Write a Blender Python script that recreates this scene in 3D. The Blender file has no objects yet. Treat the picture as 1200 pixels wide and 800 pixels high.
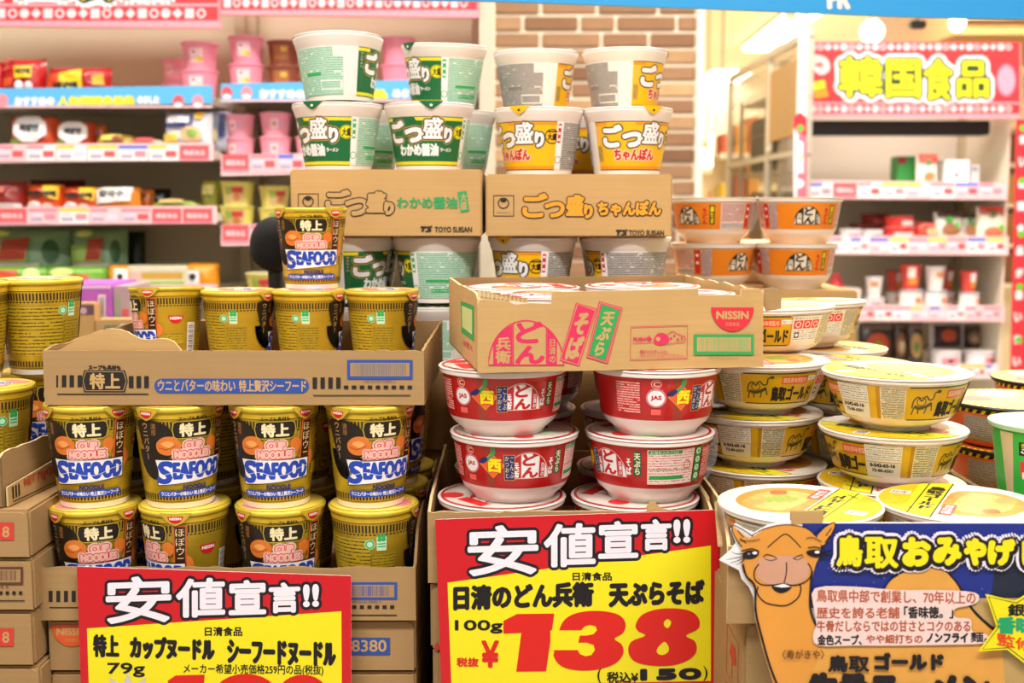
import bpy, bmesh, math, random
from mathutils import Vector, Matrix

SC = bpy.context.scene
COL = SC.collection
# ------------------------------------------------------------------ camera, world, lights, exposure
F, CZ, TH = 1400.0, 1.5, math.atan(157 / 1400)
cam_d = bpy.data.cameras.new('camera')
cam = bpy.data.objects.new('camera', cam_d)
COL.objects.link(cam)
cam.location = (0, 0, CZ)
cam.rotation_euler = (math.pi / 2 - TH, 0, 0)
cam_d.sensor_width = 36
cam_d.lens = 42
cam_d.clip_start = .02
cam_d.dof.use_dof = True
cam_d.dof.focus_distance = 1.27
cam_d.dof.aperture_fstop = 6.0
SC.camera = cam

world = bpy.data.worlds.new('world')
SC.world = world
world.use_nodes = True
world.node_tree.nodes['Background'].inputs[0].default_value = (1.0, .97, .93, 1)
world.node_tree.nodes['Background'].inputs[1].default_value = .24

def area(name, loc, sx, sy, power, color, rot=(0, 0, 0)):
    d = bpy.data.lights.new(name, 'AREA')
    d.shape = 'RECTANGLE'; d.size = sx; d.size_y = sy; d.energy = power; d.color = color
    o = bpy.data.objects.new(name, d); COL.objects.link(o)
    o.location = loc; o.rotation_euler = rot
    return o
W = (1.0, .965, .91)
area('ceiling_lamp', (-.9, .25, 2.93), 1.3, .3, 34, W)
area('ceiling_lamp', (.7, .25, 2.93), 1.3, .3, 34, W)
area('ceiling_lamp', (-1.2, 2.35, 2.93), 2.2, .25, 30, W)
area('ceiling_lamp', (.8, 2.35, 2.93), 1.4, .25, 26, W)
area('ceiling_lamp', (2.0, 3.9, 3.2), 2.2, .3, 52, (1, .95, .88))
area('ceiling_lamp', (.3, 4.2, 3.2), 1.0, .3, 36, (1, .93, .84))
area('far_fill', (2.4, 7.2, 3.25), 2.4, .4, 110, (1, .87, .64))  # added area fills that brighten the far aisle beside its modelled lamps
area('far_fill', (2.8, 11.0, 3.25), 4.0, .6, 210, (1, .86, .62))
area('far_fill', (2.8, 14.5, 3.25), 4.0, .6, 170, (1, .86, .62))
SC.view_settings.view_transform = 'Standard'
SC.view_settings.look = 'None'
SC.view_settings.gamma = 1
SC.view_settings.use_curve_mapping = False
SC.view_settings.exposure = .58

# ------------------------------------------------------------------ helpers
def ray(px, py):
    a, b = (px - 600) / F, -(py - 400) / F
    c, s = math.cos(TH), math.sin(TH)
    return Vector((a, c + b * s, b * c - s))
def P(px, py, Y):
    """the world point on the vertical plane y=Y that the photograph shows at a pixel"""
    d = ray(px, py)
    return Vector((0, 0, CZ)) + d * (Y / d.y)
def XW(px, Y, z):
    """world x of a pixel column at depth Y and height z"""
    return (px - 600) / F * (Y * math.cos(TH) + (CZ - z) * math.sin(TH))

def lin(h):
    h = h.lstrip('#')
    r = []
    for i in (0, 2, 4):
        c = int(h[i:i + 2], 16) / 255
        r.append(c / 12.92 if c <= .04045 else ((c + .055) / 1.055) ** 2.4)
    return (*r, 1)
MC = {}
def new_mat(name):
    m = bpy.data.materials.new(name); m.use_nodes = True
    return m, m.node_tree.nodes, m.node_tree.links, m.node_tree.nodes['Principled BSDF']
def C(h, r=.45, var=.06, metal=0., coat=0., scale=40., spec=.5):
    key = (h, r, var, metal, coat, scale)
    if key in MC: return MC[key]
    m, N, L, B = new_mat('paint_' + h.strip('#'))
    c = lin(h)
    B.inputs['Roughness'].default_value = r
    B.inputs['Metallic'].default_value = metal
    B.inputs['Specular IOR Level'].default_value = spec
    B.inputs['Coat Weight'].default_value = coat
    B.inputs['Coat Roughness'].default_value = .12
    tc = N.new('ShaderNodeTexCoord'); nz = N.new('ShaderNodeTexNoise'); nz.inputs['Scale'].default_value = scale
    nz.inputs['Detail'].default_value = 3
    mx = N.new('ShaderNodeMix'); mx.data_type = 'RGBA'
    L.new(tc.outputs['Object'], nz.inputs['Vector']); L.new(nz.outputs[0], mx.inputs[0])
    mx.inputs[6].default_value = tuple(min(1, v * (1 - var)) for v in c[:3]) + (1,)
    mx.inputs[7].default_value = tuple(min(1, v * (1 + var)) for v in c[:3]) + (1,)
    L.new(mx.outputs[2], B.inputs['Base Color'])
    MC[key] = m
    return m
def card(h='#bf9960', key=None, sx=6., sz=260.):
    k = ('card', h, sx, sz)
    if k in MC: return MC[k]
    m, N, L, B = new_mat('cardboard')
    c = lin(h)
    B.inputs['Roughness'].default_value = .8; B.inputs['Specular IOR Level'].default_value = .2
    tc = N.new('ShaderNodeTexCoord'); mp = N.new('ShaderNodeMapping'); mp.inputs['Scale'].default_value = (sx, sx, sz)
    n1 = N.new('ShaderNodeTexNoise'); n1.inputs['Scale'].default_value = 1.0; n1.inputs['Detail'].default_value = 4
    n2 = N.new('ShaderNodeTexNoise'); n2.inputs['Scale'].default_value = 14; n2.inputs['Detail'].default_value = 5
    L.new(tc.outputs['Object'], mp.inputs[0]); L.new(mp.outputs[0], n1.inputs['Vector']); L.new(tc.outputs['Object'], n2.inputs['Vector'])
    ad = N.new('ShaderNodeMath'); ad.operation = 'MULTIPLY_ADD'; ad.inputs[1].default_value = .5
    ml = N.new('ShaderNodeMath'); ml.operation = 'MULTIPLY'; ml.inputs[1].default_value = .5
    L.new(n2.outputs[0], ml.inputs[0]); L.new(n1.outputs[0], ad.inputs[0]); L.new(ml.outputs[0], ad.inputs[2])
    mx = N.new('ShaderNodeMix'); mx.data_type = 'RGBA'
    mx.inputs[6].default_value = tuple(v * .80 for v in c[:3]) + (1,)
    mx.inputs[7].default_value = tuple(min(1, v * 1.18) for v in c[:3]) + (1,)
    L.new(ad.outputs[0], mx.inputs[0]); L.new(mx.outputs[2], B.inputs['Base Color'])
    bp = N.new('ShaderNodeBump'); bp.inputs['Strength'].default_value = .12; bp.inputs['Distance'].default_value = .0006
    L.new(n1.outputs[0], bp.inputs['Height']); L.new(bp.outputs[0], B.inputs['Normal'])
    MC[k] = m
    return m
def micro(fg, bg, rh=2.2, cw=1.3, fill=.62, dens=.5, r=.4):
    """fine print: rows of small dark marks on a ground, too small to read"""
    k = ('micro', fg, bg, rh, cw, fill, dens)
    if k in MC: return MC[k]
    m, N, L, B = new_mat('fine_print')
    B.inputs['Roughness'].default_value = r
    uv = N.new('ShaderNodeUVMap'); sp = N.new('ShaderNodeSeparateXYZ'); L.new(uv.outputs[0], sp.inputs[0])
    def mth(op, a, b=None, c=None):
        n = N.new('ShaderNodeMath'); n.operation = op
        for i, v in enumerate((a, b, c)):
            if v is None: continue
            if isinstance(v, (int, float)): n.inputs[i].default_value = v
            else: L.new(v, n.inputs[i])
        return n.outputs[0]
    row = mth('DIVIDE', sp.outputs[1], rh)
    rowmask = mth('LESS_THAN', mth('FRACT', row), fill)
    cb = N.new('ShaderNodeCombineXYZ')
    L.new(mth('DIVIDE', sp.outputs[0], cw * .6), cb.inputs[0]); L.new(mth('MULTIPLY', sp.outputs[1], 2.2 / cw), cb.inputs[1])
    L.new(mth('MULTIPLY', mth('FLOOR', row), 7.3), cb.inputs[2])
    nz = N.new('ShaderNodeTexNoise'); nz.inputs['Scale'].default_value = 1; nz.inputs['Detail'].default_value = 1.5
    L.new(cb.outputs[0], nz.inputs['Vector'])
    ink = mth('GREATER_THAN', nz.outputs[0], 1 - dens)
    gap = N.new('ShaderNodeTexNoise'); gap.inputs['Scale'].default_value = 1
    cb2 = N.new('ShaderNodeCombineXYZ'); L.new(mth('DIVIDE', sp.outputs[0], cw * 7), cb2.inputs[0]); L.new(mth('MULTIPLY', mth('FLOOR', row), 3.1), cb2.inputs[1])
    L.new(cb2.outputs[0], gap.inputs['Vector'])
    f = mth('MULTIPLY', mth('MULTIPLY', rowmask, ink), mth('GREATER_THAN', gap.outputs[0], .36))
    mx = N.new('ShaderNodeMix'); mx.data_type = 'RGBA'; mx.inputs[6].default_value = lin(bg); mx.inputs[7].default_value = lin(fg)
    L.new(f, mx.inputs[0]); L.new(mx.outputs[2], B.inputs['Base Color'])
    MC[k] = m
    return m
def emit(h, s):
    k = ('emit', h, s)
    if k in MC: return MC[k]
    m, N, L, B = new_mat('lamp_glow')
    B.inputs['Base Color'].default_value = lin(h); B.inputs['Emission Color'].default_value = lin(h); B.inputs['Emission Strength'].default_value = s
    MC[k] = m
    return m

GL = {}
def glyphs(body, res=3):
    if (body, res) in GL: return GL[(body, res)]
    c = bpy.data.curves.new('text_shape', 'FONT'); c.body = body; c.resolution_u = res
    o = bpy.data.objects.new('text_shape', c); COL.objects.link(o)
    m = bpy.data.meshes.new_from_object(o.evaluated_get(bpy.context.evaluated_depsgraph_get()))
    v = [(a.co.x, a.co.y) for a in m.vertices]; f = [tuple(p.vertices) for p in m.polygons]
    bpy.data.objects.remove(o); bpy.data.curves.remove(c); bpy.data.meshes.remove(m)
    GL[(body, res)] = (v, f)
    return v, f

class Art:
    """flat print built from thin shapes; x right, y DOWN, in the caller's units"""
    DZ = 2e-5
    def __init__(s): s.v = []; s.f = []; s.m = []; s.mats = []; s.z = 0
    def add(s, vs, fs, mat, sub=0.):
        if mat not in s.mats: s.mats.append(mat)
        i = s.mats.index(mat); b = len(s.v)
        s.v += [(x, y, s.z + sub) for x, y in vs]
        s.f += [tuple(b + k for k in f) for f in fs]; s.m += [i] * len(fs)
    def up(s): s.z += s.DZ
    def poly(s, pts, mat):
        s.up(); s.add(pts, [tuple(range(len(pts)))], mat)
    def rect(s, x, y, w, h, mat): s.poly([(x, y), (x + w, y), (x + w, y + h), (x, y + h)], mat)
    def rrect(s, x, y, w, h, r, mat, n=4):
        pts = []
        for cx, cy, a0 in ((x + w - r, y + r, -90), (x + w - r, y + h - r, 0), (x + r, y + h - r, 90), (x + r, y + r, 180)):
            for k in range(n + 1):
                a = math.radians(a0 + 90 * k / n); pts.append((cx + r * math.cos(a), cy + r * math.sin(a)))
        s.poly(pts, mat)
    def disc(s, cx, cy, rx, mat, ry=None, n=24, a0=0, a1=360):
        ry = ry or rx
        k = n if a1 - a0 >= 360 else n + 1
        s.poly([(cx + rx * math.cos(math.radians(a0 + (a1 - a0) * i / n)), cy + ry * math.sin(math.radians(a0 + (a1 - a0) * i / n))) for i in range(k)], mat)
    def ring(s, cx, cy, r, t, mat, n=28, a0=0, a1=360, ry=None):
        q = (ry or r) / r
        s.up(); vs = []
        for i in range(n + 1):
            a = math.radians(a0 + (a1 - a0) * i / n)
            for rr in (r, r - t): vs.append((cx + rr * math.cos(a), cy + rr * q * math.sin(a)))
        s.add(vs, [(2 * i, 2 * i + 2, 2 * i + 3, 2 * i + 1) for i in range(n)], mat)
    def line(s, pts, w, mat, close=False):
        """a drawn stroke of width w (or list of widths) through pts"""
        s.up(); n = len(pts); ws = w if isinstance(w, (list, tuple)) else [w] * n
        if close: pts = list(pts) + [pts[0]]; ws = list(ws) + [ws[0]]; n += 1
        vs = []
        for i in range(n):
            a = pts[max(0, i - 1)]; b = pts[min(n - 1, i + 1)]
            if close and i in (0, n - 1): a = pts[n - 2]; b = pts[1]
            dx, dy = b[0] - a[0], b[1] - a[1]; l = math.hypot(dx, dy) or 1
            nx, ny = -dy / l * ws[i] / 2, dx / l * ws[i] / 2
            vs += [(pts[i][0] + nx, pts[i][1] + ny), (pts[i][0] - nx, pts[i][1] - ny)]
        s.add(vs, [(2 * i, 2 * i + 1, 2 * i + 3, 2 * i + 2) for i in range(n - 1)], mat)
    def curve(s, pts, w, mat, close=False, k=5):
        s.line(smooth(pts, k, close), w, mat, close)
    def blob(s, pts, mat, k=4): s.poly(smooth(pts, k, True), mat)
    def text(s, body, x, y, w, h, mat, bold=0., outl=(), rot=0., shear=0., vert=False, res=3, n=8, slope=0.):
        """text fitted into the box x,y,w,h (y down). bold / outline radii in units"""
        vs, fs = [], []
        if vert:
            ch = [c for c in body if c != ' ']; hh = 1 / len(ch)
            for i, c in enumerate(ch):
                v, f = glyphs(c, res)
                if not v: continue
                b = len(vs)
                if c in 'ー〜': v = [(.5 + (yy - .38), .38 + (xx - .5)) for xx, yy in v]
                elif ord(c) < 256:
                    mx = max(a[0] for a in v); v = [((a[0] - mx / 2) + .5, a[1]) for a in v]
                vs += [(xx, 1 - hh * (i + 1) + hh * (yy + .12)) for xx, yy in v]; fs += [tuple(b + q for q in t) for t in f]
            x0, x1, y0, y1 = 0, 1, 0, 1
        else:
            v, fs = glyphs(body, res); vs = v
            if not vs: return
            x0 = min(a[0] for a in vs); x1 = max(a[0] for a in vs); y0 = min(a[1] for a in vs); y1 = max(a[1] for a in vs)
        b = min(bold, w * .4, h * .4)
        sx, sy = (w - 2 * b) / max(1e-6, x1 - x0), (h - 2 * b) / max(1e-6, y1 - y0)
        cx, cy = x + w / 2, y + h / 2; ca, sa = math.cos(math.radians(rot)), math.sin(math.radians(rot))
        out = []
        for a, c in vs:
            u = (a - (x0 + x1) / 2) * sx; q = -(c - (y0 + y1) / 2) * sy
            u -= q * shear; q += u * slope
            out.append((cx + u * ca - q * sa, cy + u * sa + q * ca))
        def stamp(r, mt, k):
            s.up()
            if r > 0:
                for i in range(k):
                    a = 2 * math.pi * i / k
                    s.add([(p[0] + r * math.cos(a), p[1] + r * math.sin(a)) for p in out], fs, mt, i * 1.5e-6)
            s.add(out, fs, mt, k * 1.5e-6)
        for r, mt in sorted(outl, key=lambda t: -t[0]): stamp(b + r, mt, max(n, 10))
        stamp(b, mat, n)
    def barcode(s, x, y, w, h, mat, bg=None, seed=3, n=26):
        R = random.Random(seed)
        if bg: s.rect(x, y, w, h, bg); x += w * .06; w *= .88; y += h * .1; h *= .8
        s.up(); p = w / n; vs = []; fs = []
        for i in range(n):
            ww = p * R.choice((.3, .45, .7)); b = len(vs); xx = x + i * p
            vs += [(xx, y), (xx + ww, y), (xx + ww, y + h), (xx, y + h)]; fs.append((b, b + 1, b + 2, b + 3))
        s.add(vs, fs, mat)
    def stripes(s, x, y, w, h, n, duty, mat):
        s.up(); vs = []; fs = []; p = w / n
        for i in range(n):
            b = len(vs); xx = x + i * p
            vs += [(xx, y), (xx + p * duty, y), (xx + p * duty, y + h), (xx, y + h)]; fs.append((b, b + 1, b + 2, b + 3))
        s.add(vs, fs, mat)
    def mesh(s, name, fn, cutx=(), cuty=(), nfn=None, uvs=1.):
        bm = bmesh.new(); lay = bm.loops.layers.uv.new('UVMap')
        vv = [bm.verts.new(c) for c in s.v]
        for f, mi in zip(s.f, s.m):
            if len(set(f)) < 3: continue
            try: q = bm.faces.new([vv[i] for i in f]); q.material_index = mi
            except ValueError: pass
        if len(cutx) or len(cuty):
            big = [f for f in bm.faces if len(f.verts) > 4]
            bmesh.ops.triangulate(bm, faces=big)
        for ax, cuts in ((0, cutx), (1, cuty)):
            for c in cuts:
                co = [0, 0, 0]; no = [0, 0, 0]; co[ax] = c; no[ax] = 1
                lo = [f for f in bm.faces if min(v.co[ax] for v in f.verts) < c - 1e-7 and max(v.co[ax] for v in f.verts) > c + 1e-7]
                if not lo: continue
                g = list({e for f in lo for e in f.edges}) + list({v for f in lo for v in f.verts}) + lo
                bmesh.ops.bisect_plane(bm, geom=g, plane_co=co, plane_no=no, dist=1e-7)
        for f in bm.faces:
            for l in f.loops: l[lay].uv = (l.vert.co.x * uvs, -l.vert.co.y * uvs)
        nrm = [nfn(v.co.x, v.co.y) for v in bm.verts] if nfn else None
        for v in bm.verts: v.co = fn(v.co.x, v.co.y, v.co.z)
        me = bpy.data.meshes.new(name); bm.to_mesh(me); bm.free()
        for m in s.mats: me.materials.append(m)
        if nrm:
            me.polygons.foreach_set('use_smooth', [True] * len(me.polygons))
            # make the winding agree with the outward normal, then set it
            import numpy as np
            flip = [p for p in me.polygons if p.normal.dot(nrm[p.vertices[0]]) < 0]
            for p in flip: p.flip()
            me.normals_split_custom_set_from_vertices(nrm)
        return me

def smooth(pts, k=5, close=False):
    n = len(pts); out = []
    R = range(n) if close else range(n - 1)
    for i in R:
        p = [pts[(i + j) % n] if close else pts[min(n - 1, max(0, i + j))] for j in (-1, 0, 1, 2)]
        for t in range(k):
            t /= k
            out.append(tuple(.5 * ((2 * p[1][a]) + (-p[0][a] + p[2][a]) * t + (2 * p[0][a] - 5 * p[1][a] + 4 * p[2][a] - p[3][a]) * t * t + (-p[0][a] + 3 * p[1][a] - 3 * p[2][a] + p[3][a]) * t ** 3) for a in (0, 1)))
    if not close: out.append(tuple(pts[-1]))
    return out

SEG = 60
STEP = 2 * math.pi / SEG
def prof_r(prof, z):
    for (r0, z0), (r1, z1) in zip(prof, prof[1:]):
        if min(z0, z1) - 1e-9 <= z <= max(z0, z1) + 1e-9 and abs(z1 - z0) > 1e-9: return r0 + (r1 - r0) * (z - z0) / (z1 - z0)
    return prof[-1][0] if abs(z - prof[-1][1]) < abs(z - prof[0][1]) else prof[0][0]
def lathe(name, prof, mats, segs=SEG, mi=None, smooth_it=True, cap0=True, cap1=False):
    """surface of revolution; prof [(r,z)...] bottom to top"""
    bm = bmesh.new(); rings = []
    for r, z in prof:
        if r < 1e-6: rings.append([bm.verts.new((0, 0, z))])
        else: rings.append([bm.verts.new((r * math.sin(2 * math.pi * k / segs), -r * math.cos(2 * math.pi * k / segs), z)) for k in range(segs)])
    for j in range(len(prof) - 1):
        a, b = rings[j], rings[j + 1]
        for k in range(segs):
            k2 = (k + 1) % segs
            vs = []
            for q in (a[k % len(a)], a[k2 % len(a)], b[k2 % len(b)], b[k % len(b)]):
                if q not in vs: vs.append(q)
            if len(vs) > 2:
                f = bm.faces.new(vs); f.smooth = smooth_it; f.material_index = mi[j] if mi else 0
    if cap0 and len(rings[0]) > 1: bm.faces.new(rings[0][::-1]).material_index = mi[0] if mi else 0
    if cap1 and len(rings[-1]) > 1: bm.faces.new(rings[-1])
    me = bpy.data.meshes.new(name); bm.to_mesh(me); bm.free()
    for m in mats: me.materials.append(m)
    me.set_sharp_from_angle(angle=math.radians(38))
    return me
def wrap(art, name, prof, H, mm=.001, rref=None, off=1.2e-4, ystep=None):
    """wrap a flat label (mm, y down from the top of the cup, x arc at radius rref) round a cup"""
    cut = [rref / mm * STEP * k for k in range(-SEG, SEG + 1)]
    x0 = min(a[0] for a in art.v); x1 = max(a[0] for a in art.v)
    cut = [c for c in cut if x0 < c < x1]
    cy = [(H - z) / mm for r, z in prof]
    def fn(x, y, z):
        a = x * mm / rref; zz = H - y * mm
        m = a % STEP - STEP / 2
        r = (prof_r(prof, zz) + off + z) * math.cos(STEP / 2) / math.cos(m)
        return (r * math.sin(a), -r * math.cos(a), zz)
    def nf(x, y):
        a = x * mm / rref; zz = H - y * mm
        sl = (prof_r(prof, zz + .002) - prof_r(prof, zz - .002)) / .004
        return Vector((math.sin(a), -math.cos(a), -sl)).normalized()
    return art.mesh(name, fn, cut, cy, nf)
def flat_disc(art, name, z, mm=.001):
    return art.mesh(name, lambda x, y, q: (x * mm, -y * mm, z + q))

def boxmesh(name, x0, x1, y0, y1, z0, z1, mat, bev=0., bm=None):
    own = bm is None
    if own: bm = bmesh.new()
    r = bmesh.ops.create_cube(bm, size=1)
    for v in r['verts']: v.co = ((x0 + x1) / 2 + v.co.x * (x1 - x0), (y0 + y1) / 2 + v.co.y * (y1 - y0), (z0 + z1) / 2 + v.co.z * (z1 - z0))
    if bev: bmesh.ops.bevel(bm, geom=list({e for v in r['verts'] for e in v.link_edges}), offset=bev, segments=2, affect='EDGES')
    if not own: return bm
    me = bpy.data.meshes.new(name); bm.to_mesh(me); bm.free(); me.materials.append(mat)
    return me
def bm_mesh(name, bm, *mats):
    me = bpy.data.meshes.new(name); bm.to_mesh(me); bm.free()
    for m in mats: me.materials.append(m)
    return me
def prism(name, pts, depth, mat, fn, edge=None):
    """thin card from an outline: pts (x,y), fn(x,y,z) places it, z = 0 front .. -depth back"""
    bm = bmesh.new()
    a = [bm.verts.new(fn(x, y, 0)) for x, y in pts]; b = [bm.verts.new(fn(x, y, -depth)) for x, y in pts]
    bm.faces.new(a); bm.faces.new(b[::-1]); n = len(pts)
    for i in range(n):
        f = bm.faces.new((a[i], b[i], b[(i + 1) % n], a[(i + 1) % n]))
        if edge: f.material_index = 1
    bmesh.ops.recalc_face_normals(bm, faces=bm.faces[:])
    return bm_mesh(name, bm, mat, *([edge] if edge else []))
def bars(name, segs, r, mat, n=6):
    """many straight round bars in one mesh: segs [(p0,p1)...]"""
    bm = bmesh.new()
    for p0, p1 in segs:
        p0, p1 = Vector(p0), Vector(p1); d = (p1 - p0).normalized(); u = d.orthogonal().normalized(); w = d.cross(u)
        A = [bm.verts.new(p0 + (u * math.cos(2 * math.pi * k / n) + w * math.sin(2 * math.pi * k / n)) * r) for k in range(n)]
        B = [bm.verts.new(p1 + (u * math.cos(2 * math.pi * k / n) + w * math.sin(2 * math.pi * k / n)) * r) for k in range(n)]
        for k in range(n): bm.faces.new((A[k], A[(k + 1) % n], B[(k + 1) % n], B[k]))
        bm.faces.new(A[::-1]); bm.faces.new(B)
    return bm_mesh(name, bm, mat)

def thing(name, label, cat, loc=(0, 0, 0), rot=(0, 0, 0), group=None):
    o = bpy.data.objects.new(name, None); COL.objects.link(o); o.empty_display_size = .02
    o.location = loc; o.rotation_euler = rot if hasattr(rot, '__len__') else (0, 0, rot)
    o['label'] = label; o['category'] = cat
    if group: o['group'] = group
    return o
def part(name, me, parent, label=None, world=False, kind=None):
    """world=True: the mesh is in world coordinates and is moved into its parent's frame """
    o = bpy.data.objects.new(name, me); COL.objects.link(o); o.parent = parent
    if world:
        q = parent; t = Matrix.Identity(4)
        while q is not None: t = q.matrix_basis @ t; q = q.parent
        me.transform(t.inverted())
    if label: o['label'] = label
    if kind: o['kind'] = kind
    return o
def struct(name, me, label=None):
    o = bpy.data.objects.new(name, me); COL.objects.link(o); o['kind'] = 'structure'
    if label: o['label'] = label
    return o
class Kit:
    """mesh data of one kind of thing; every call makes a separate thing with its own parts"""
    def __init__(s, name, cat, parts): s.name, s.cat, s.parts = name, cat, parts
    def __call__(s, label, loc, rot=0., group=None, scale=1., tilt=(0, 0)):
        o = thing(s.name, label, s.cat, loc, (tilt[0], tilt[1], rot), group)
        if scale != 1.: o.scale = scale if hasattr(scale, '__len__') else (scale,) * 3
        for p in s.parts:
            q = part(p[0], p[1], o)
            for sub in (p[2] if len(p) > 2 else ()): part(sub[0], sub[1], q)
        return o
R_ = random.Random(11)
ORD = ['first', 'second', 'third', 'fourth', 'fifth', 'sixth', 'seventh', 'eighth', 'ninth', 'tenth', 'eleventh', 'twelfth']
WHITE = C('#f4efe6', .4); PAPERW = C('#f2eef0', .5); BLACK = C('#16110f', .5); DARK = C('#2a2320', .6)
RED = C('#d2161c', .4); YEL = C('#f3e512', .4); PINK = C('#f08a9a', .45)
# ------------------------------------------------------------------ the products
def half_logo(a, cx, cy, w, red=None, words='NISSIN', txt=None, sub=None, h=None):
    """half-disc emblem, flat side up"""
    red = red or RED; h = h or w * .55
    a.poly([(cx - w / 2, cy - h / 2)] + [(cx + w / 2 * math.cos(math.radians(t)), cy - h / 2 + h * math.sin(math.radians(t))) for t in range(0, 181, 12)], red)
    a.text(words, cx - w * .38, cy - h * .36, w * .76, h * .36, txt or PAPERW, bold=w * .012, n=6)
    if sub: a.text(sub, cx - w * .16, cy + h * .12, w * .32, h * .16, txt or PAPERW)
GOLD = C('#c8a92c', .3, .16, .25, scale=60); GOLDL = C('#d4b83a', .3, .14, .3, scale=120); OLIVE = C('#8a7420', .4, .1, .15)
PLQ = C('#1d140c', .4); CREAM = C('#f2e3b4', .4); BLUE = C('#1f46b8', .35); BLUEL = C('#3c62d8', .35); ORG = C('#e07a2c', .4, .15); ORGD = C('#b4491b', .4)
HOT = C('#f0645c', .4); HOTL = C('#f7a79c', .4); GREENL = C('#2fae5e', .4); BROWNSTR = C('#3a2a10', .45); NAVY = C('#1c2468', .4)

def make_seafood():
    prof = [(.0352, .0), (.0357, .0045), (.0366, .006), (.0462, .0975)]
    body = lathe('body', [(0, .003), (.033, .003), (.0352, 0), (.0358, .001), (.0358, .005), (.0365, .006), (.0464, .0996), (.0470, .1008), (.0484, .1019), (.0488, .1036), (.0484, .1052), (.0472, .106)],
                 [WHITE, GOLD, GOLDL], mi=[0, 0, 0, 0, 0, 1, 1, 2, 2, 2, 2], cap0=False)
    lid = lathe('lid', [(0, .1062), (.044, .1066), (.0478, .1063), (.0486, .1052), (.0487, .1035)], [GOLDL, C('#e9d24a', .28, .1, .2)], mi=[0, 0, 1, 1], cap0=False)
    a = Art()
    a.disc(0, 0, 46, C('#e9c84a', .35)); a.disc(4, -20, 22, C('#f2dcd0', .35), 16); a.disc(-16, 22, 20, C('#e88a80', .35), 14); a.disc(-6, -6, 26, C('#e58a7a', .4), 20); a.disc(8, 10, 20, C('#f4e3b0', .4), 14); a.disc(-14, 12, 10, ORG, 7); a.disc(12, -20, 12, HOT, 7)
    a.text('CUP NOODLES', -24, -6, 48, 9, PAPERW, bold=.6, outl=[(.8, RED)]); a.text('SEAFOOD', -24, 6, 48, 11, BLUE, bold=.6, outl=[(1, PAPERW)])
    lp = flat_disc(a, 'lid_print', .1068)
    a = Art(); D = .733
    # bands and stripes that go all the way round
    a.rect(-131.9, 4.5, 263.8, 6, C('#d9b52a', .35, .2, .2, scale=90)); a.rect(-131.9, 10.4, 263.8, .8, C('#7a3d12', .4))
    a.stripes(-131.9, 13, 263.8, 8, 76, .55, BROWNSTR); a.stripes(-131.9, 22.2, 263.8, 1.5, 64, .6, BROWNSTR)
    a.stripes(-131.9, 89.5, 263.8, 6.5, 66, .5, BROWNSTR); a.rect(-131.9, 97.3, 263.8, .5, BROWNSTR)
    # back: fine print
    a.rect(-131.9, 27, 46, 56, micro('#2e2408', '#b79a1e', 3.9, 2.0, .36, .55)); a.rect(112, 27, 19.8, 56, micro('#2e2408', '#b79a1e', 3.9, 2.0, .36, .55))
    a.rect(-84, 44, 26, 38, micro('#3a300c', '#a88d1e', 3.3, 1.6, .4, .5)); a.line([(-70, 44), (-70, 82)], .5, OLIVE); a.line([(-84, 60), (-60, 60)], .4, OLIVE)
    a.disc(-86, 33, 5.2, C('#bfe9c6', .4)); a.ring(-86, 33, 4.6, 1.6, GREENL); a.rect(-79, 25, 10, 15, C('#c6ecca', .4))
    for q in ((-76, 24.5), (-72, 24.5), (-76, 28), (-72, 28)): a.disc(q[0], q[1], 2.3, GREENL, n=12)
    a.rect(-78, 32, 8, 1.2, GREENL); a.rect(-78, 35, 8, 1.2, GREENL)
    a.rrect(-96, 84, 16, 5, 1, RED); a.text('カップ', -95, 84.6, 14, 3.8, PAPERW)
    # right of the front: emblem and upright bar code
    half_logo(a, 77, 41, 19, RED); a.rect(93, 45, 12, 40, PAPERW)
    a.up(); a.v  # upright bar code: lines stacked downwards
    for k in range(17): a.rect(94.5, 47 + k * 2.15, 9, (.7, 1.2, .9)[k % 3], BLACK)
    a.rect(60, 60, 27, 14, micro('#4a3c10', '#b79a1e', 3.2, 2.2, .4, .5)); a.ring(74, 80, 8, .7, PLQ); a.text('79g', 69, 77.5, 10, 4.5, PLQ)
    # the dark flash with sea urchin spines, left of the front
    cx, cy = -26, 44
    sp = []
    for k in range(44):
        an = 2 * math.pi * k / 44; rr = (29, 9)[k % 2]; sp.append((cx + rr * .72 * math.cos(an), cy + rr * 1.05 * math.sin(an)))
    a.poly(sp, BLACK)
    a.blob([(-44, 14), (-30, 12), (-16, 14), (-6, 22), (-2, 36), (-6, 48), (-20, 52), (-34, 50), (-42, 34)], PLQ)
    a.text('ウニバター', -38, 14, 8, 40, C('#c9a26a', .4), vert=True); a.text('濃厚', -27, 15, 6, 13, C('#a8703a', .4), vert=True)
    a.blob([(-22, 36), (-14, 29), (-3, 29), (3, 36), (0, 44), (-10, 48), (-20, 45)], ORG); a.blob([(-17, 36), (-10, 33), (-4, 36), (-9, 40)], C('#f6a860', .4)); a.line([(-20, 40), (-12, 42), (-2, 38)], 1, ORGD)
    # right ribbon
    a.blob([(39, 50), (48, 44), (58, 47), (61, 56), (54, 63), (44, 62)], C('#dd7a34', .4, .2)); a.blob([(30, 34), (36, 30), (42, 36), (38, 45), (31, 43)], ORG)
    a.poly([(42, 12), (55, 12), (54, 58), (40, 58)], C('#c9602a', .4)); a.poly([(43.5, 14), (53.5, 14), (52.5, 56), (42, 56)], C('#3a1a10', .4))
    a.text('ほぼウニ', 43, 15, 10, 40, C('#f3d9a0', .4), vert=True)
    # plaque
    a.poly([(-4, 14), (-1, 12.4), (31, 12.4), (34, 14), (35.5, 21), (34, 29), (31, 31), (-1, 31), (-4, 29), (-5.5, 21)], GOLDL)
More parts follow.
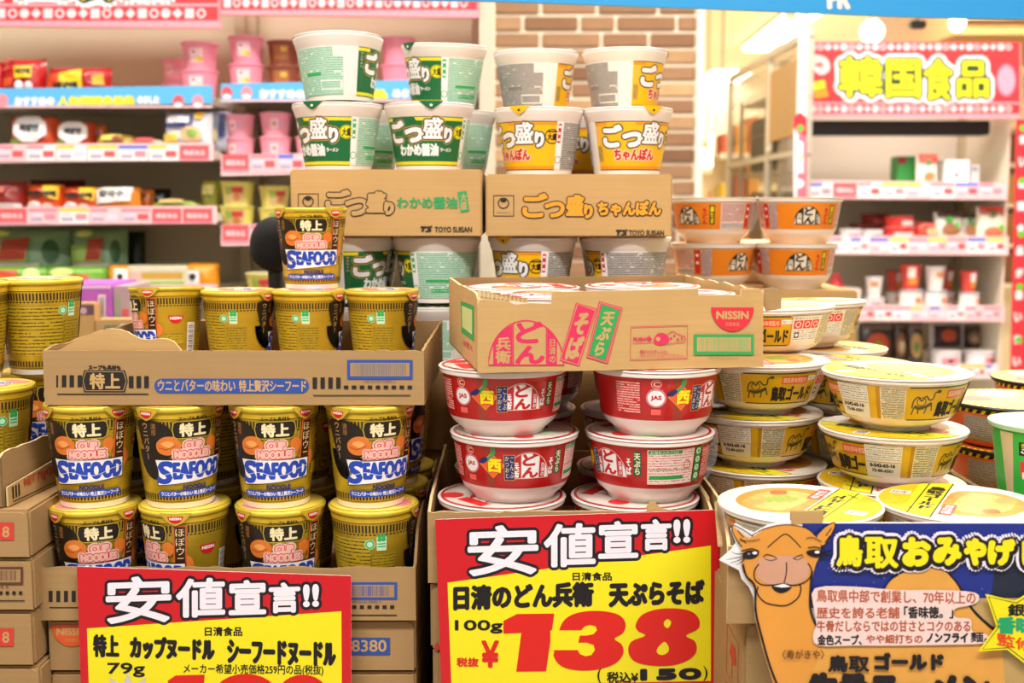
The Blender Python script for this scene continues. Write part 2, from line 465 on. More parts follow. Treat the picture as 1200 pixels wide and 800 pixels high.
    a.poly([(-3.2, 14.6), (-.6, 13.2), (30.6, 13.2), (33.2, 14.6), (34.6, 21), (33.2, 28.4), (30.6, 30.2), (-.6, 30.2), (-3.2, 28.4), (-4.6, 21)], PLQ)
    a.text('特上', 1.5, 14.6, 27, 14.4, CREAM, bold=.7); a.text('スープも具材も', 1, 8, 28, 4, PLQ, bold=.12)
    # CUP NOODLES
    a.text('CUP', 6, 33.5, 19, 9, C('#f4bdb2', .4), bold=.8, outl=[(.8, RED), (2.4, C('#f6d0c6', .4))])
    a.text('NOODLES', -4, 43, 37, 9, C('#f4bdb2', .4), bold=.8, outl=[(.8, RED), (2.4, C('#f6d0c6', .4))])
    # SEAFOOD
    a.poly([(-26, 51), (-12, 53), (53, 52), (53.5, 73.6), (20, 76.6), (-25, 80.6), (-24, 72), (-20, 66)], PLQ)
    a.poly([(-24.5, 53), (-9, 53), (-9, 54.5), (52, 53.5), (52.3, 73), (20, 76), (-24, 79.6), (-22, 72), (-18, 67), (-22, 64)], PAPERW)
    a.text('S', -23.5, 53.6, 17.5, 25, BLUE, bold=1.5, shear=.15, n=6); a.text('EAFOOD', -6.5, 54.8, 58.2, 19, BLUE, bold=1.35, n=6)
    a.curve([(-20, 70), (-4, 66), (10, 69), (24, 69), (38, 64), (51, 62)], .45, PAPERW)
    a.text('NOODLE', 4, 79.6, 27, 5, NAVY, bold=.35)
    a.rrect(-24, 85.5, 75, 6.6, 3, BLUE); a.text('ウニとバターの味わい 特上贅沢シーフード', -21, 86.4, 69, 4.6, PAPERW, bold=.15)
    lab = wrap(a, 'label', prof, .105, rref=.042)
    tabs = []
    for c0 in (-30, 45):
        a = Art()
        a.poly([(c0 - 15, -1), (c0 + 15, -1), (c0 + 12, 3), (c0 + 6, 10), (c0, 12.5), (c0 - 6, 10), (c0 - 12, 3)], GOLDL)
        half_logo(a, c0, 6.3, 14, RED)
        tabs.append(('lid_tab', wrap(a, 'lid_tab', [(.0478, .09), (.0491, .1), (.0491, .1065)], .105, rref=.042)))
    return Kit('noodle_cup', 'cup', [('body', body, [('label', lab)]), ('lid', lid, [('lid_print', lp)] + tabs)])
seafood = make_seafood()
def stretch(parts):
    for p in parts:
        p[1].transform(Matrix.Diagonal((1, 1, 1.03, 1)))
        if len(p) > 2: stretch(p[2])
stretch(seafood.parts)

BOWLW = C('#efe3dc', .3, .03, coat=.3)
def bowl_body(rt, rb, H, mats, band=None):
    """noodle bowl: foot ring, round lower wall, steeper upper wall and a rolled rim"""
    p = [(0, .004), (rb * .86, .004), (rb * .9, 0), (rb, 0), (rb * 1.03, H * .06), (rb + (rt - rb) * .45, H * .18), (rb + (rt - rb) * .62, H * .3), (rt * .945, H * .84), (rt * .965, H * .90), (rt, H * .915), (rt * 1.005, H * .95), (rt, H * .98), (rt * .97, H * .99)]
    return lathe('body', p, mats, cap0=False), [(rb + (rt - rb) * .45, H * .18), (rb + (rt - rb) * .62, H * .3), (rt * .945, H * .84), (rt * .965, H * .90)]
def film(rt, rb, H):
    """crumpled end of the shrink film: a small glossy crimped fin at the side"""
    bm = bmesh.new(); R = random.Random(5); n = 14; A = []; B = []
    for i in range(n):
        t = i / (n - 1); z = H * (.25 + .8 * t); r = rb + (rt - rb) * (.6 + .4 * t)
        A.append(bm.verts.new((r * .97, 0, z))); B.append(bm.verts.new((r + .003 + .006 * abs(math.sin(t * 3.1)) + R.uniform(-.001, .001), R.uniform(-.0015, .0015), z)))
    for i in range(n - 1): bm.faces.new((A[i], B[i], B[i + 1], A[i + 1])).smooth = True
    m = MC.get('film')
    if not m:
        m, N, L, Bs = new_mat('clear_film'); Bs.inputs['Base Color'].default_value = (1, 1, 1, 1); Bs.inputs['Roughness'].default_value = .12; Bs.inputs['Alpha'].default_value = .16; MC['film'] = m
    me = bm_mesh('film_fin', bm, m); me.transform(Matrix.Rotation(math.radians(42), 4, 'Z'))
    return me

DRED = C('#c01216', .32, .1, coat=.25); DREDD = C('#8c1a12', .35); MICR = micro('#f6cdc4', '#c8282a', 2.6, 1.6, .5, .55); MICP = micro('#c6262c', '#f4dcd4', 2.8, 1.7, .5, .5)
def dome_logo(a, cx, cy, w, h, red, white, lw=1.):
    """half-round crest with three panels of brush letters; cy is the flat base"""
    arc = [(cx + w / 2 * math.cos(math.radians(t)), cy - h * math.sin(math.radians(t))) for t in range(0, 181, 9)]
    a.poly(arc, white)
    for x0, wd in ((-.44, .26), (-.17, .43), (.28, .13)):
        pts = []
        for k in range(9):
            xx = x0 + wd * k / 8; pts.append((cx + xx * w, cy - h * math.sqrt(max(0, 1 - (2 * xx) ** 2)) * .97))
        a.poly(pts + [(cx + (x0 + wd) * w, cy), (cx + x0 * w, cy)], red if abs(x0 + .17) > .01 else white)
    a.text('兵衛', cx - .415 * w, cy - .64 * h, w * .22, h * .62, white, vert=True, bold=lw * .35)
    a.text('ど', cx - .14 * w, cy - .98 * h, w * .37, h * .5, red, bold=lw * .9); a.text('ん', cx - .15 * w, cy - .44 * h, w * .4, h * .42, red, bold=lw * .9)
    a.text('日清の', cx + .3 * w, cy - .6 * h, w * .1, h * .56, white, vert=True, bold=lw * .1)
    a.line(arc + [arc[0]], lw, red); a.line([(cx - .17 * w, cy), (cx - .17 * w, cy - .95 * h)], lw * .8, red); a.line([(cx + .27 * w, cy), (cx + .27 * w, cy - .84 * h)], lw * .8, red)
def make_red():
    H, rt, rb = .072, .0685, .044
    body, prof = bowl_body(rt, rb, H, [BOWLW])
    rref = .0605; D = rref * 1000 * math.pi / 180
    a = Art(); T = 6.4; Bm = 52.5
    a.rect(-180 * D, T, 360 * D, Bm - T, DRED)
    for i in (-42, 62, 132): a.rect(i * D, T, 9 * D, Bm - T, C('#a33a2a', .35, .2))
    # crest
    a.text('', 0, 0, 1, 1, RED)
    dome_logo(a, 0, 41, 44, 28, DRED, PAPERW, .9)
    a.line([(22.4 * math.cos(math.radians(t)), 41 - 28.6 * math.sin(math.radians(t))) for t in range(0, 181, 9)] + [(22.4, 41)], .7, C('#f0c4b8', .4))
    a.text('そば', 22, 19, 6, 20, PAPERW, vert=True, bold=.3); a.rect(30, 12, 8, 27, C('#2a5a2c', .4)); a.text('天ぷら', 30.5, 13, 7, 25, C('#e9e3c0', .4), vert=True, bold=.3)
    a.rect(-24.5, 15, 11, 28, C('#d9a33a', .4)); a.rect(-24, 15.5, 10, 27, NAVY); a.text('かつおと', -23.5, 16, 4.4, 25, CREAM, vert=True); a.text('こんぶ', -18.6, 16, 4.4, 25, CREAM, vert=True)
    a.poly([(-50, 27), (-37, 14), (-24, 27), (-36, 41)], C('#f06030', .4)); a.line([(-50, 27), (-37, 14), (-24, 27), (-36, 41)], .6, C('#e8b040', .4), True); a.text('西', -42, 20, 15, 15, YEL, bold=.8, outl=[(.8, RED)])
    a.blob([(-43, 20), (-38, 16), (-37, 9), (-33, 8), (-33, 14), (-37, 19), (-41, 23)], C('#3f9a58', .4)); a.blob([(-52, 24), (-45, 19), (-41, 21), (-46, 26)], NAVY)
    a.ring(-62, 28, 10, 1, PINK); a.disc(-62, 28, 8.5, PAPERW); a.text('JAS', -67.5, 25, 11, 6, DRED, bold=.35); a.rect(-67, 40, 10, 6, HOT); a.text('C', -65, 10, 6, 6, HOTL, bold=.4); a.ring(-62, 13, 5, .8, HOTL)
    a.rect(-104, 11, 26, 34, MICR); a.text('カルシウム', -68, 18.3, 13, 1.6, HOTL)
    # white panel of small print with green bars, green round badges
    a.rect(44, 9.5, 50, 38, C('#f1c8bc', .4)); a.rect(45, 10.5, 48, 36, MICP); a.rect(45, 10.5, 34, 4, C('#2f9a4a', .4)); a.rect(46, 38, 36, 4.2, C('#2f9a4a', .4)); a.text('お湯を入れて5分', 47, 11, 28, 3, PAPERW)
    a.rect(45, 31, 45, .6, C('#2f9a4a', .4)); a.ring(86, 27, 4.5, .8, RED); a.rect(95.5, 9, 9.5, 38, C('#2c8a44', .4))
    for k in range(4): a.disc(100.3, 14 + 9 * k, 3.4, C('#d7efcf', .4), n=12); a.text('湯かやく油'[k], 98.3, 12 + 9 * k, 4, 4, GREENL, bold=.2)
    a.rect(107, 12, 20, 32, MICR); a.rect(130, 12, 40, 32, MICP)
    a.rect(-180 * D, T, 360 * D, .6, C('#e8b0a4', .4))
    lab = wrap(a, 'label', prof, H, rref=rref)
    lid = lathe('lid', [(0, H * .992), (rt * .93, H * .996), (rt * 1.01, H), (rt * 1.02, H * .985)], [BOWLW], cap0=False)
    a = Art(); R = rt * 1000
    a.ring(0, 0, R * .97, 3, DRED, n=48); a.disc(0, 0, R * .9, C('#d8c8c0', .35), n=48)
    a.disc(10, -14, 30, C('#7a4a2c', .35, .4)); a.disc(14, -16, 20, C('#c98a3a', .35, .4)); dome_logo(a, -14, 18, 62, 38, RED, PAPERW, 1.6)
    a.rect(-52, -12, 14, 40, C('#d2161c', .4)); a.disc(0, 42, 11, RED); a.disc(30, 32, 9, C('#c8dcb8', .4)); a.disc(-44, -30, 12, RED)
    lp = flat_disc(a, 'lid_print', H * 1.004)
    return Kit('noodle_bowl', 'bowl', [('body', body, [('label', lab)]), ('lid', lid, [('lid_print', lp)]), ('film_fin', film(rt, rb, H))])
red_bowl = make_red()

YB = C('#e6b812', .35, .08, coat=.2); YBD = C('#c28f0a', .35); OLB = C('#4a4a14', .4)
def make_yellow():
    H, rt, rb = .059, .0755, .036
    body, prof = bowl_body(rt, rb, H, [BOWLW])
    rref = .068; D = rref * 1000 * math.pi / 180
    a = Art(); T, Bm = 8, 43
    P_ = [(-68, 'a'), (52, 'b'), (172, 'a')]
    a.rect(-180 * D, T, 360 * D, Bm - T, YB); 
    for c0 in (-25, 105, 215 - 360):
        c = c0 * D
        a.rect(c - 6, T - .5, 84, 1.6, OLB); a.rect(c - 6, Bm - 1.1, 84, 1.6, OLB)
        # walking camel drawn in ink with a small stamp beside it
        a.curve([(c - 2, 30), (c - 1, 22), (c + 3, 18), (c + 7, 22), (c + 11, 17), (c + 15, 21), (c + 19, 20), (c + 20, 14), (c + 24, 13)], 1.6, OLB)
        for q in ((0, 29, -2, 37), (4, 28, 5, 36), (14, 27, 12, 36), (18, 24, 20, 33)): a.line([(c + q[0], q[1]), (c + q[2], q[3])], 1.4, OLB)
        a.curve([(c, 28), (c + 6, 30), (c + 13, 28), (c + 18, 25)], 3.4, OLB); a.ring(c + 7, 23, 5, 1, OLB); a.disc(c + 24, 12.5, 2.6, OLB, 1.8)
        a.rect(c + 35, 11.5, 32, 9, C('#e5523a', .4)); a.text('銀座香味徳監修', c + 36.5, 13, 29, 6, CREAM); a.rect(c + 68, 12, 12, 5, PAPERW); a.text('本格ラーメン', c + 69, 13, 10, 3, BLACK)
        a.text('鳥取ゴールド', c + 24, 22.5, 53, 17.5, BLACK, bold=.6)
        a.rect(c - 34, T, 25, Bm - T, C('#efe7cf', .4)); a.rect(c - 33, T + 1, 23, Bm - T - 2, micro('#5c5648', '#efe7cf', 1.9, 1.2, .6, .55))
        a.rect(c - 48, T, 14, Bm - T, YBD, ); a.rect(c - 46, T, 8, Bm - T, YB)
    for c0 in (-96 + 14, 158):
        c = c0 * D
        a.rect(c - 14, T, 36, Bm - T, C('#f0ecdc', .4)); a.rect(c - 13, T + 1, 34, 16, micro('#6a6458', '#f0ecdc', 2.4, 1.4, .5, .5)); a.rect(c - 13, T + 18, 34, .7, YBD)
        a.text('0-542-65-16', c - 10, T + 20, 26, 4, BLACK, bold=.3); a.text('73-80-6501', c - 8, T + 26, 22, 3.4, BLACK, bold=.2)
    for c0 in (44,):
        c = c0 * D
        a.rect(c - 2, T, 40, Bm - T, C('#f2ecdc', .4)); a.text('熱湯を入れる前に', c, T + 1.5, 34, 2.4, BLACK)
        for k in range(3): a.rrect(c + k * 12, T + 5, 11, 10, .6, C('#e0402c', .4)); a.ring(c + 5.5 + k * 12, T + 10, 3.4, .9, PAPERW)
        a.rect(c, T + 17, 36, 12, micro('#5c5648', '#f2ecdc', 2.4, 1.5, .5, .5)); a.rrect(c + 2, T + 19, 6, 7, .6, BLACK); a.disc(c + 5, T + 22.5, 2, PAPERW)
    lab = wrap(a, 'label', prof, H, rref=rref)
    lid = lathe('lid', [(0, H * .993), (rt * .93, H * .997), (rt * 1.01, H), (rt * 1.02, H * .98)], [C('#e6dccb', .45, .03)], cap0=False)
    a = Art(); R = rt * 1000
    def chord(x0, x1, r=R * .985, n=10):
        def e(x): return math.sqrt(max(0, r * r - x * x))
        up = [(x0 + (x1 - x0) * k / n, -e(x0 + (x1 - x0) * k / n)) for k in range(n + 1)]
        return up + [(x, -y) for x, y in up[::-1]]
    a.poly(chord(-R * .98, R * .98, n=40), C('#e2d8ca', .45, .05))
    a.blob([(-8, -42), (26, -52), (52, -30), (58, 4), (44, 40), (14, 54), (-10, 44), (-14, 0)], C('#cf8e38', .45, .4, scale=120))
    a.blob([(2, -34), (28, -40), (46, -14), (40, 24), (16, 40), (-4, 26)], C('#dcae5e', .45, .5, scale=160)); a.blob([(8, -6), (26, -18), (34, 2), (20, 18), (6, 12)], C('#9dae4a', .4, .5, scale=220))
    a.disc(38, -22, 10, C('#e0a05c', .35, .3), 14); a.blob([(22, 22), (34, 16), (38, 30), (26, 36)], C('#c96a3a', .35, .3))
    a.poly(chord(-R * .97, -38), C('#d8ae14', .45)); a.poly(chord(-46, -16), C('#e0d420', .45)); a.poly([(x, y) for x, y in chord(-38.4, -37, R * .985, 2)], BLACK); a.poly(chord(-17, -15.6, R * .985, 2), BLACK)
    a.text('鳥取ゴールド', -36, -52, 18, 100, BLACK, vert=True, bold=1.0); a.rect(-12, 18, 12, 42, C('#e5483a', .4)); a.text('香味徳', -11, 20, 10, 36, PAPERW, vert=True)
    a.barcode(-66, -20, 18, 14, BLACK, PAPERW); a.rect(-64, 4, 20, 30, micro('#5a5020', '#e6c416', 3, 1.8, .45, .5)); a.line([(-44, 40), (-30, 52)], 1.5, BLACK)
    lp = flat_disc(a, 'lid_print', H * 1.006)
    return Kit('ramen_bowl', 'bowl', [('body', body, [('label', lab)]), ('lid', lid, [('lid_print', lp)]), ('film_fin', film(rt, rb, H))])
yellow_bowl = make_yellow()

def make_gots(c1, c2, cl, ctx, sub, subcol, suboutl, backink, backbg, badge):
    """tall white cup with a wide rolled rim; label in the colours given"""
    H, rt, rb = .0845, .0583, .0425
    body = lathe('body', [(0, .003), (rb * .93, .003), (rb * .95, 0), (rb, .0), (rb * 1.01, .003), (rt * .92, H * .8), (rt * .945, H * .82), (rt * .975, H * .9), (rt, H * .93), (rt * 1.01, H * .96), (rt * 1.0, H * .985), (rt * .97, H * .992)], [C('#f3e9e2', .35, .03)], cap0=False)
    prof = [(rb * 1.01, .003), (rt * .92, H * .8)]; rref = .0485
    a = Art(); D = rref * 1000 * math.pi / 180; T, Bm = 18, 79
    a.rect(-180 * D, T, 360 * D, Bm - T, C('#efe8e2', .4)); a.rect(-75 * D, T, 136 * D, Bm - T, c1)
    a.rect(-75 * D, T, 136 * D, 1.1, c2); a.rect(-75 * D, T + 1, 136 * D, 4, cl); a.rect(-75 * D, Bm - 5, 136 * D, 4, cl); a.rect(-75 * D, Bm - .9, 136 * D, 1, c2)
    a.poly([(-46, T + 1), (-12, T + 1), (-9, T + 6), (-46, T + 6)], c1)
    W_ = PAPERW; o = [(1.5, BLACK), (2.4, C('#c9a54a', .4))]
    a.text('ご', -53, 22, 27, 29, W_, bold=1.9, outl=o, shear=-.05); a.text('つ', -27, 31, 26, 20, W_, bold=2.1, outl=o)
    a.text('盛', -2, 19, 25, 27, W_, bold=.9, outl=o); a.text('り', 24, 31, 12, 20, W_, bold=1.4, outl=o)
    a.text(sub, -38, 51.5, 56, 16, subcol, bold=.8, outl=suboutl)
    if badge == 'y': a.disc(46, 37, 8.6, YEL); a.ring(46, 37, 7.8, .6, BLACK); a.text('大盛', 40.5, 32, 11, 10, BLACK, bold=.3); a.text('ラーメン', 20, 57, 16, 5, PAPERW, bold=.3)
    else: a.disc(46, 37, 9.4, BLACK); a.disc(46, 37, 8.2, c1); a.rect(39, 30, 14, 2, BLACK); a.text('大盛', 39.8, 33, 12.4, 9, BLACK, bold=.4)
    a.text('マルちゃん', -61, 24, 5, 20, C('#f5c9c0', .4), vert=True); a.rect(-62, 48, 7, 20, micro('#20301c', '#c9a24a' if badge == 'k' else '#2c7a4a', 2.4, 1.5, .5, .5))
    a.rect(62 * D, T + 1, 9 * D, Bm - T - 2, C('#f6f2ee', .4)); a.rect(63 * D, T + 3, 5 * D, 24, RED if badge == 'k' else GREENL)
    for k in range(3): a.disc(65.5 * D, T + 7 + 8 * k, 1.8, PAPERW, n=10)
    a.ring(66 * D, 66, 4.5, .9, backink[1])
    a.rect(72 * D, T + 1, 107 * D, Bm - T - 2, micro(backink[0], backbg, 2.4, 1.5, .62, .62)); a.rect(-180 * D, T + 1, 82 * D, Bm - T - 2, micro(backink[0], backbg, 2.1, 1.3, .62, .62))
    a.rect(-112 * D, T + 1, 12, 12, C('#efe8e2', .4)); a.rect(-134 * D, 60, 30, 12, C('#efe8e2', .4)); a.rect(-133 * D, 61.5, 26, 9, micro(backink[0], backbg, 2.1, 1.3, .62, .62))
    a.rect(84 * D, 54, 36, 4, backink[1]); a.rect(-160 * D, 50, 24, 4, backink[1]); a.rect(92 * D, 66, 30, 5, backink[1]); a.text('カップめん', 93 * D, 67, 26, 3, PAPERW)
    lab = wrap(a, 'label', prof, H, rref=rref)
    lid = lathe('lid', [(0, H * .995), (rt * .95, H * 1.0), (rt * 1.0, H * .999), (rt * 1.02, H * .985)], [C('#ece4dc', .35)], cap0=False)
    a = Art(); a.disc(0, 0, 54, c1, n=40); a.disc(6, 6, 34, C('#d9a85a', .35, .4)); a.text('ごつ盛り', -40, -36, 60, 24, PAPERW, bold=1.5, outl=[(1.6, BLACK)])
    lp = flat_disc(a, 'lid_print', H * 1.003)
    a = Art(); c = 8; a.poly([(c - 13, -1), (c + 13, -1), (c + 9, 3), (c + 1.5, 9.5), (c - 1.5, 9.5), (c - 9, 3)], c1); a.disc(c, 4.5, 1.6, PAPERW if badge == 'y' else BLACK, n=10)
    tab = wrap(a, 'lid_tab', [(rt * .99, H * .85), (rt * 1.02, H * .93), (rt * 1.022, H)], H, rref=rref)
    return Kit('noodle_cup', 'cup', [('body', body, [('label', lab)]), ('lid', lid, [('lid_print', lp), ('lid_tab', tab)])])
GRN = C('#15683a', .35, .08); GRND = C('#0e4f2a', .35); YLW = C('#f3b90f', .35, .06)
green_cup = make_gots(GRN, GRND, C('#eedc22', .4), None, 'わかめ醤油', PAPERW, [(1.2, C('#1f7a44', .4))], ('#5fae84', GREENL), '#dcebe0', 'y')
gold_cup = make_gots(YLW, BLACK, C('#e8951c', .4), None, 'ちゃんぽん', C('#c8241c', .4), [(1.1, C('#f6dfc8', .4))], ('#5e5a58', C('#8a8480', .4)), '#cfc9c4', 'k')

def make_orange():
    H, rt, rb = .072, .0685, .044
    body, prof = bowl_body(rt, rb, H, [C('#f3e6d6', .3, .03, coat=.3)]); rref = .0605; D = rref * 1000 * math.pi / 180
    O = C('#ee8a1c', .35, .08, coat=.2); a = Art(); T, Bm = 9, 50
    a.rect(-180 * D, T, 360 * D, Bm - T, O)
    for s0 in (0, -168 * D):
        dome_logo(a, s0, 42, 42, 28, BLACK, C('#e9dcc4', .4), 1.0); a.text('うどん', s0 + 25, 16, 9, 27, RED, vert=True, bold=.5); a.rect(s0 + 37, 12, 8, 30, BLACK); a.text('釜たま', s0 + 37.5, 13, 7, 28, YEL, vert=True, bold=.3)
    for s0 in (54, 54 - 168 * D + 6):
        a.rect(s0, T, 42, Bm - T, C('#f3dcc6', .4)); a.rect(s0 + 1, T + 1, 40, 28, micro('#a8465a', '#ecd6c8', 2.4, 1.5, .6, .6)); a.rect(s0 + 1, T + 31, 40, 8, micro('#6a6470', '#e9e0d8', 2.2, 1.4, .6, .6))
        a.rect(s0 + 44, T + 2, 8, 36, C('#d8281e', .4)); a.disc(s0 + 48, 18, 2.4, PAPERW, n=10); a.disc(s0 + 48, 30, 2.4, PAPERW, n=10); a.rect(s0 + 54, T, 16, Bm - T, micro('#7a4a5a', '#e3cfc6', 2.4, 1.5, .6, .6))
    lab = wrap(a, 'label', prof, H, rref=rref)
    lid = lathe('lid', [(0, H * .992), (rt * .93, H * .996), (rt * 1.01, H), (rt * 1.02, H * .985)], [C('#f1e4d2', .3, .03)], cap0=False)
    a = Art(); a.disc(0, 0, 62, C('#e9a23a', .35), n=40); dome_logo(a, 0, 20, 60, 38, BLACK, PAPERW, 1.4); lp = flat_disc(a, 'lid_print', H * 1.003)
    return Kit('noodle_bowl', 'bowl', [('body', body, [('label', lab)]), ('lid', lid, [('lid_print', lp)]), ('film_fin', film(rt, rb, H))])
orange_bowl = make_orange()

def make_striped():
    H, rt, rb = .052, .080, .058
    body, prof = bowl_body(rt, rb, H, [C('#2a2018', .4)]); rref = .074; D = rref * 1000 * math.pi / 180
    a = Art(); O = C('#e2601a', .4, .15, coat=.3); T, Bm = 5.2, 50
    prof = [(rb * 1.03, H * .06), (rb + (rt - rb) * .45, H * .18), (rb + (rt - rb) * .62, H * .3), (rt * .945, H * .84), (rt * .965, H * .90)]
    a.rect(-180 * D, T, 360 * D, Bm - T, O)
    a.rect(-180 * D, T, 360 * D, 4.5, BLACK); a.up(); vs = []; fs = []
    for k in range(44):
        x = -180 * D + k * 360 * D / 44; b = len(vs); vs += [(x + 3.5, T), (x + 8, T), (x + 4.5, T + 4.5), (x, T + 4.5)]; fs.append((b, b + 1, b + 2, b + 3))
    a.add(vs, fs, YEL)
    for s0 in (-36, 80, -150): a.poly([(s0 + 4, 13), (s0 + 60, 13), (s0 + 57, 45), (s0, 45)], C('#a5927c', .4)); a.poly([(s0 + 5, 14), (s0 + 59, 14), (s0 + 56, 44), (s0 + 1, 44)], micro('#4a4038', '#a39684', 2.6, 1.5, .45, .5))
    lab = wrap(a, 'label', prof, H, rref=rref)
    lid = lathe('lid', [(0, H * .995), (rt * .93, H * 1.0), (rt * 1.01, H), (rt * 1.02, H * .97)], [C('#1d1a18', .35)], cap0=False)
    a = Art(); a.disc(0, 0, 80, C('#c8602a', .35, .5, scale=60), n=40); a.disc(10, 6, 52, C('#dd9a4a', .35, .6, scale=110)); a.disc(-30, -30, 26, C('#d8b89a', .35, .3)); a.disc(28, 26, 16, C('#5a9a4a', .4, .4)); a.disc(-34, 26, 18, C('#c23a2a', .4, .4))
    a.up(); vs = []; fs = []
    for k in range(56):
        an = 2 * math.pi * k / 56; b = len(vs)
        for rr, da in ((80.5, 0), (80.5, .06), (76, .1), (76, .04)): vs.append((rr * math.cos(an + da), rr * math.sin(an + da)))
        fs.append((b, b + 1, b + 2, b + 3))
    a.add(vs, fs, YEL); lp = flat_disc(a, 'lid_print', H * 1.004)
    return Kit('noodle_bowl', 'bowl', [('body', body, [('label', lab)]), ('lid', lid, [('lid_print', lp)])])
striped_bowl = make_striped()

def make_lime():
    H, rt, rb = .088, .055, .042
    G = C('#2cae3c', .4, .1, coat=.3)
    body = lathe('body', [(0, .003), (rb * .93, .003), (rb, 0), (rt * .95, H * .93), (rt, H * .94), (rt * 1.01, H * .97), (rt * .98, H * .99)], [C('#bfe0b4', .35), G], mi=[1, 1, 1, 0, 0, 0], cap0=False)
    prof = [(rb, 0), (rt * .95, H * .93)]; rref = .048
    a = Art(); a.poly([(-66, 8), (-50, 8), (-52, 84), (-60, 84)], C('#cbb98e', .4, .2)); a.rect(-44, 16, 34, 14, BLACK); a.text('香草', -42, 17, 12, 5, YEL); a.text('こく', -42, 22, 26, 6, PAPERW, bold=.3)
    a.rect(-43, 36, 30, 16, C('#d63a3a', .4)); a.rect(-41, 47, 26, 7, PAPERW); a.rect(5, 20, 30, 50, micro('#123f1a', '#49b758', 2.6, 1.6, .5, .5))
    lab = wrap(a, 'label', prof, H, rref=rref); lid = lathe('lid', [(0, H), (rt * .9, H * 1.003), (rt * 1.02, H * .995), (rt * 1.02, H * .97)], [C('#a8d8a8', .3)], cap0=False)
    return Kit('noodle_cup', 'cup', [('body', body, [('label', lab)]), ('lid', lid)])
lime_cup = make_lime()
# ------------------------------------------------------------------ cartons, open trays, signs
KR = card('#a6855a'); KR2 = card('#c09b66'); KIN = card('#97774e'); KSHADE = card('#8f6e44')
FLUTE = C('#cdb284', .8, .2); FLD = C('#c2a878', .8, .3)
def PL(pt, nrm):
    """px,py,z -> point on the plane through pt with normal nrm, raised by z"""
    pt, nrm = Vector(pt), Vector(nrm).normalized(); o = Vector((0, 0, CZ))
    def f(x, y, z=0.):
        d = ray(x, y); t = (pt - o).dot(nrm) / d.dot(nrm)
        return o + d * t + nrm * z
    return f
def front(Y): return PL((0, Y, 0), (0, -1, 0))
def rbox(x0, x1, y0, y1, z0, z1, mat, name='body', bev=.0025): return boxmesh(name, x0, x1, y0, y1, z0, z1, mat, bev)
def flap(x0, x1, z0, z1, y, mat, r=.008, t=.0012):
    pts = []
    for cx, cz, a0 in ((x1 - r, z1 - r, 0), (x0 + r, z1 - r, 90)):
        for k in range(5): a = math.radians(a0 + 22.5 * k); pts.append((cx + r * math.cos(a), cz + r * math.sin(a)))
    pts += [(x0, z0), (x1, z0)]
    return prism('front_flap', pts, t, mat, lambda a, b, z: (a, y - t - z, b))
def carton(label, x0, x1, y0, y1, z0, z1, mat, art=None, group=None, flapside='up', name='carton'):
    o = thing(name, label, 'carton', ((x0 + x1) / 2, (y0 + y1) / 2, z0), group=group)
    part('body', rbox(x0, x1, y0 + .0015, y1, z0 + .0004, z1 - .0004, mat), o, world=True)
    part('front_flap', flap(x0 + .002, x1 - .002, z0 + .002, z1 - .003, y0 + .0015, mat), o, world=True)
    if art: part('printing', art.mesh('printing', front(y0 - .0004)), o, world=True)
    return o
def jag(x0, x1, z, amp, n, seed=1):
    R = random.Random(seed); return [(x0 + (x1 - x0) * k / n, z + R.uniform(-amp, amp)) for k in range(n + 1)]
def wallmesh(name, p0, p1, z0, top, t, mat, edge=None):
    """upright board from p0 to p1 (x,y); top = [(s 0..1, z)...] profile; t thickness to the left of p0->p1"""
    p0, p1 = Vector((*p0, 0)), Vector((*p1, 0)); d = (p1 - p0); n = Vector((-d.y, d.x, 0)).normalized()
    pts = [(0, z0)] + list(top) + [(1, z0)]
    return prism(name, pts, t, mat, lambda s, z, q: tuple(p0 + d * s + Vector((0, 0, z)) - n * q * -1 * -1) if False else tuple(p0 + d * s + n * (-q) + Vector((0, 0, z))), edge)
def flutes(name, p0, p1, z, w, mat, n=30, h=.0015):
    """the wavy core of corrugated board showing along a cut edge"""
    p0, p1 = Vector((*p0, 0)), Vector((*p1, 0)); d = p1 - p0; nn = Vector((-d.y, d.x, 0)).normalized()
    bm = bmesh.new(); A = []; m = n * 4
    zf = z if callable(z) else (lambda s: z)
    for i in range(m + 1):
        s = i / m; off = w / 2 + w * .42 * math.sin(i * math.pi / 2)
        c = p0 + d * s + nn * off; A.append([bm.verts.new(c + nn * e + Vector((0, 0, zf(s) + k))) for e, k in ((-w * .1, h), (w * .1, h), (w * .1, -.001), (-w * .1, -.001))])
    for a, b in zip(A, A[1:]):
        for k in range(3): bm.faces.new((a[k], b[k], b[k + 1], a[k + 1]))
    return bm_mesh(name, bm, mat)
T_ = .003

# ---- left block: gold cups in an open carton, a tray on top of them
YA = 1.212
zA0, zA1 = 1.070, P(300, 665, YA).z
xA0, xA1 = P(44, 680, YA).x, P(487, 680, YA).x
o = thing('open_carton', 'open brown carton behind the left price sign holding two layers of gold cups', 'carton', ((xA0 + xA1) / 2, YA + .18, zA0))
part('front_panel', wallmesh('front_panel', (xA0, YA), (xA1, YA), zA0, [(0, zA1 + .003)] + jag(.02, .93, zA1, .0012, 24) + [(.95, zA1 + .0005), (1, zA1)], T_, KR, KIN), o, world=True)
part('base_panel', boxmesh('base_panel', xA0, xA1, YA + T_, YA + .37, zA0, zA0 + .003, KR), o, world=True)
part('side_panel', wallmesh('side_panel', (xA0, YA + T_), (xA0, YA + .37), zA0 + .003, [(0, zA1)] + jag(.03, 1, zA1 + .012, .001, 20, 2), -T_, KIN), o, world=True)
part('side_panel', wallmesh('side_panel', (xA1, YA + T_), (xA1, YA + .37), zA0 + .003, [(0, zA1)] + [(.03, zA1), (.12, zA1 + .028), (.2, zA1 + .035)] + jag(.22, 1, zA1 + .036, .001, 20, 3), T_, KIN), o, world=True)
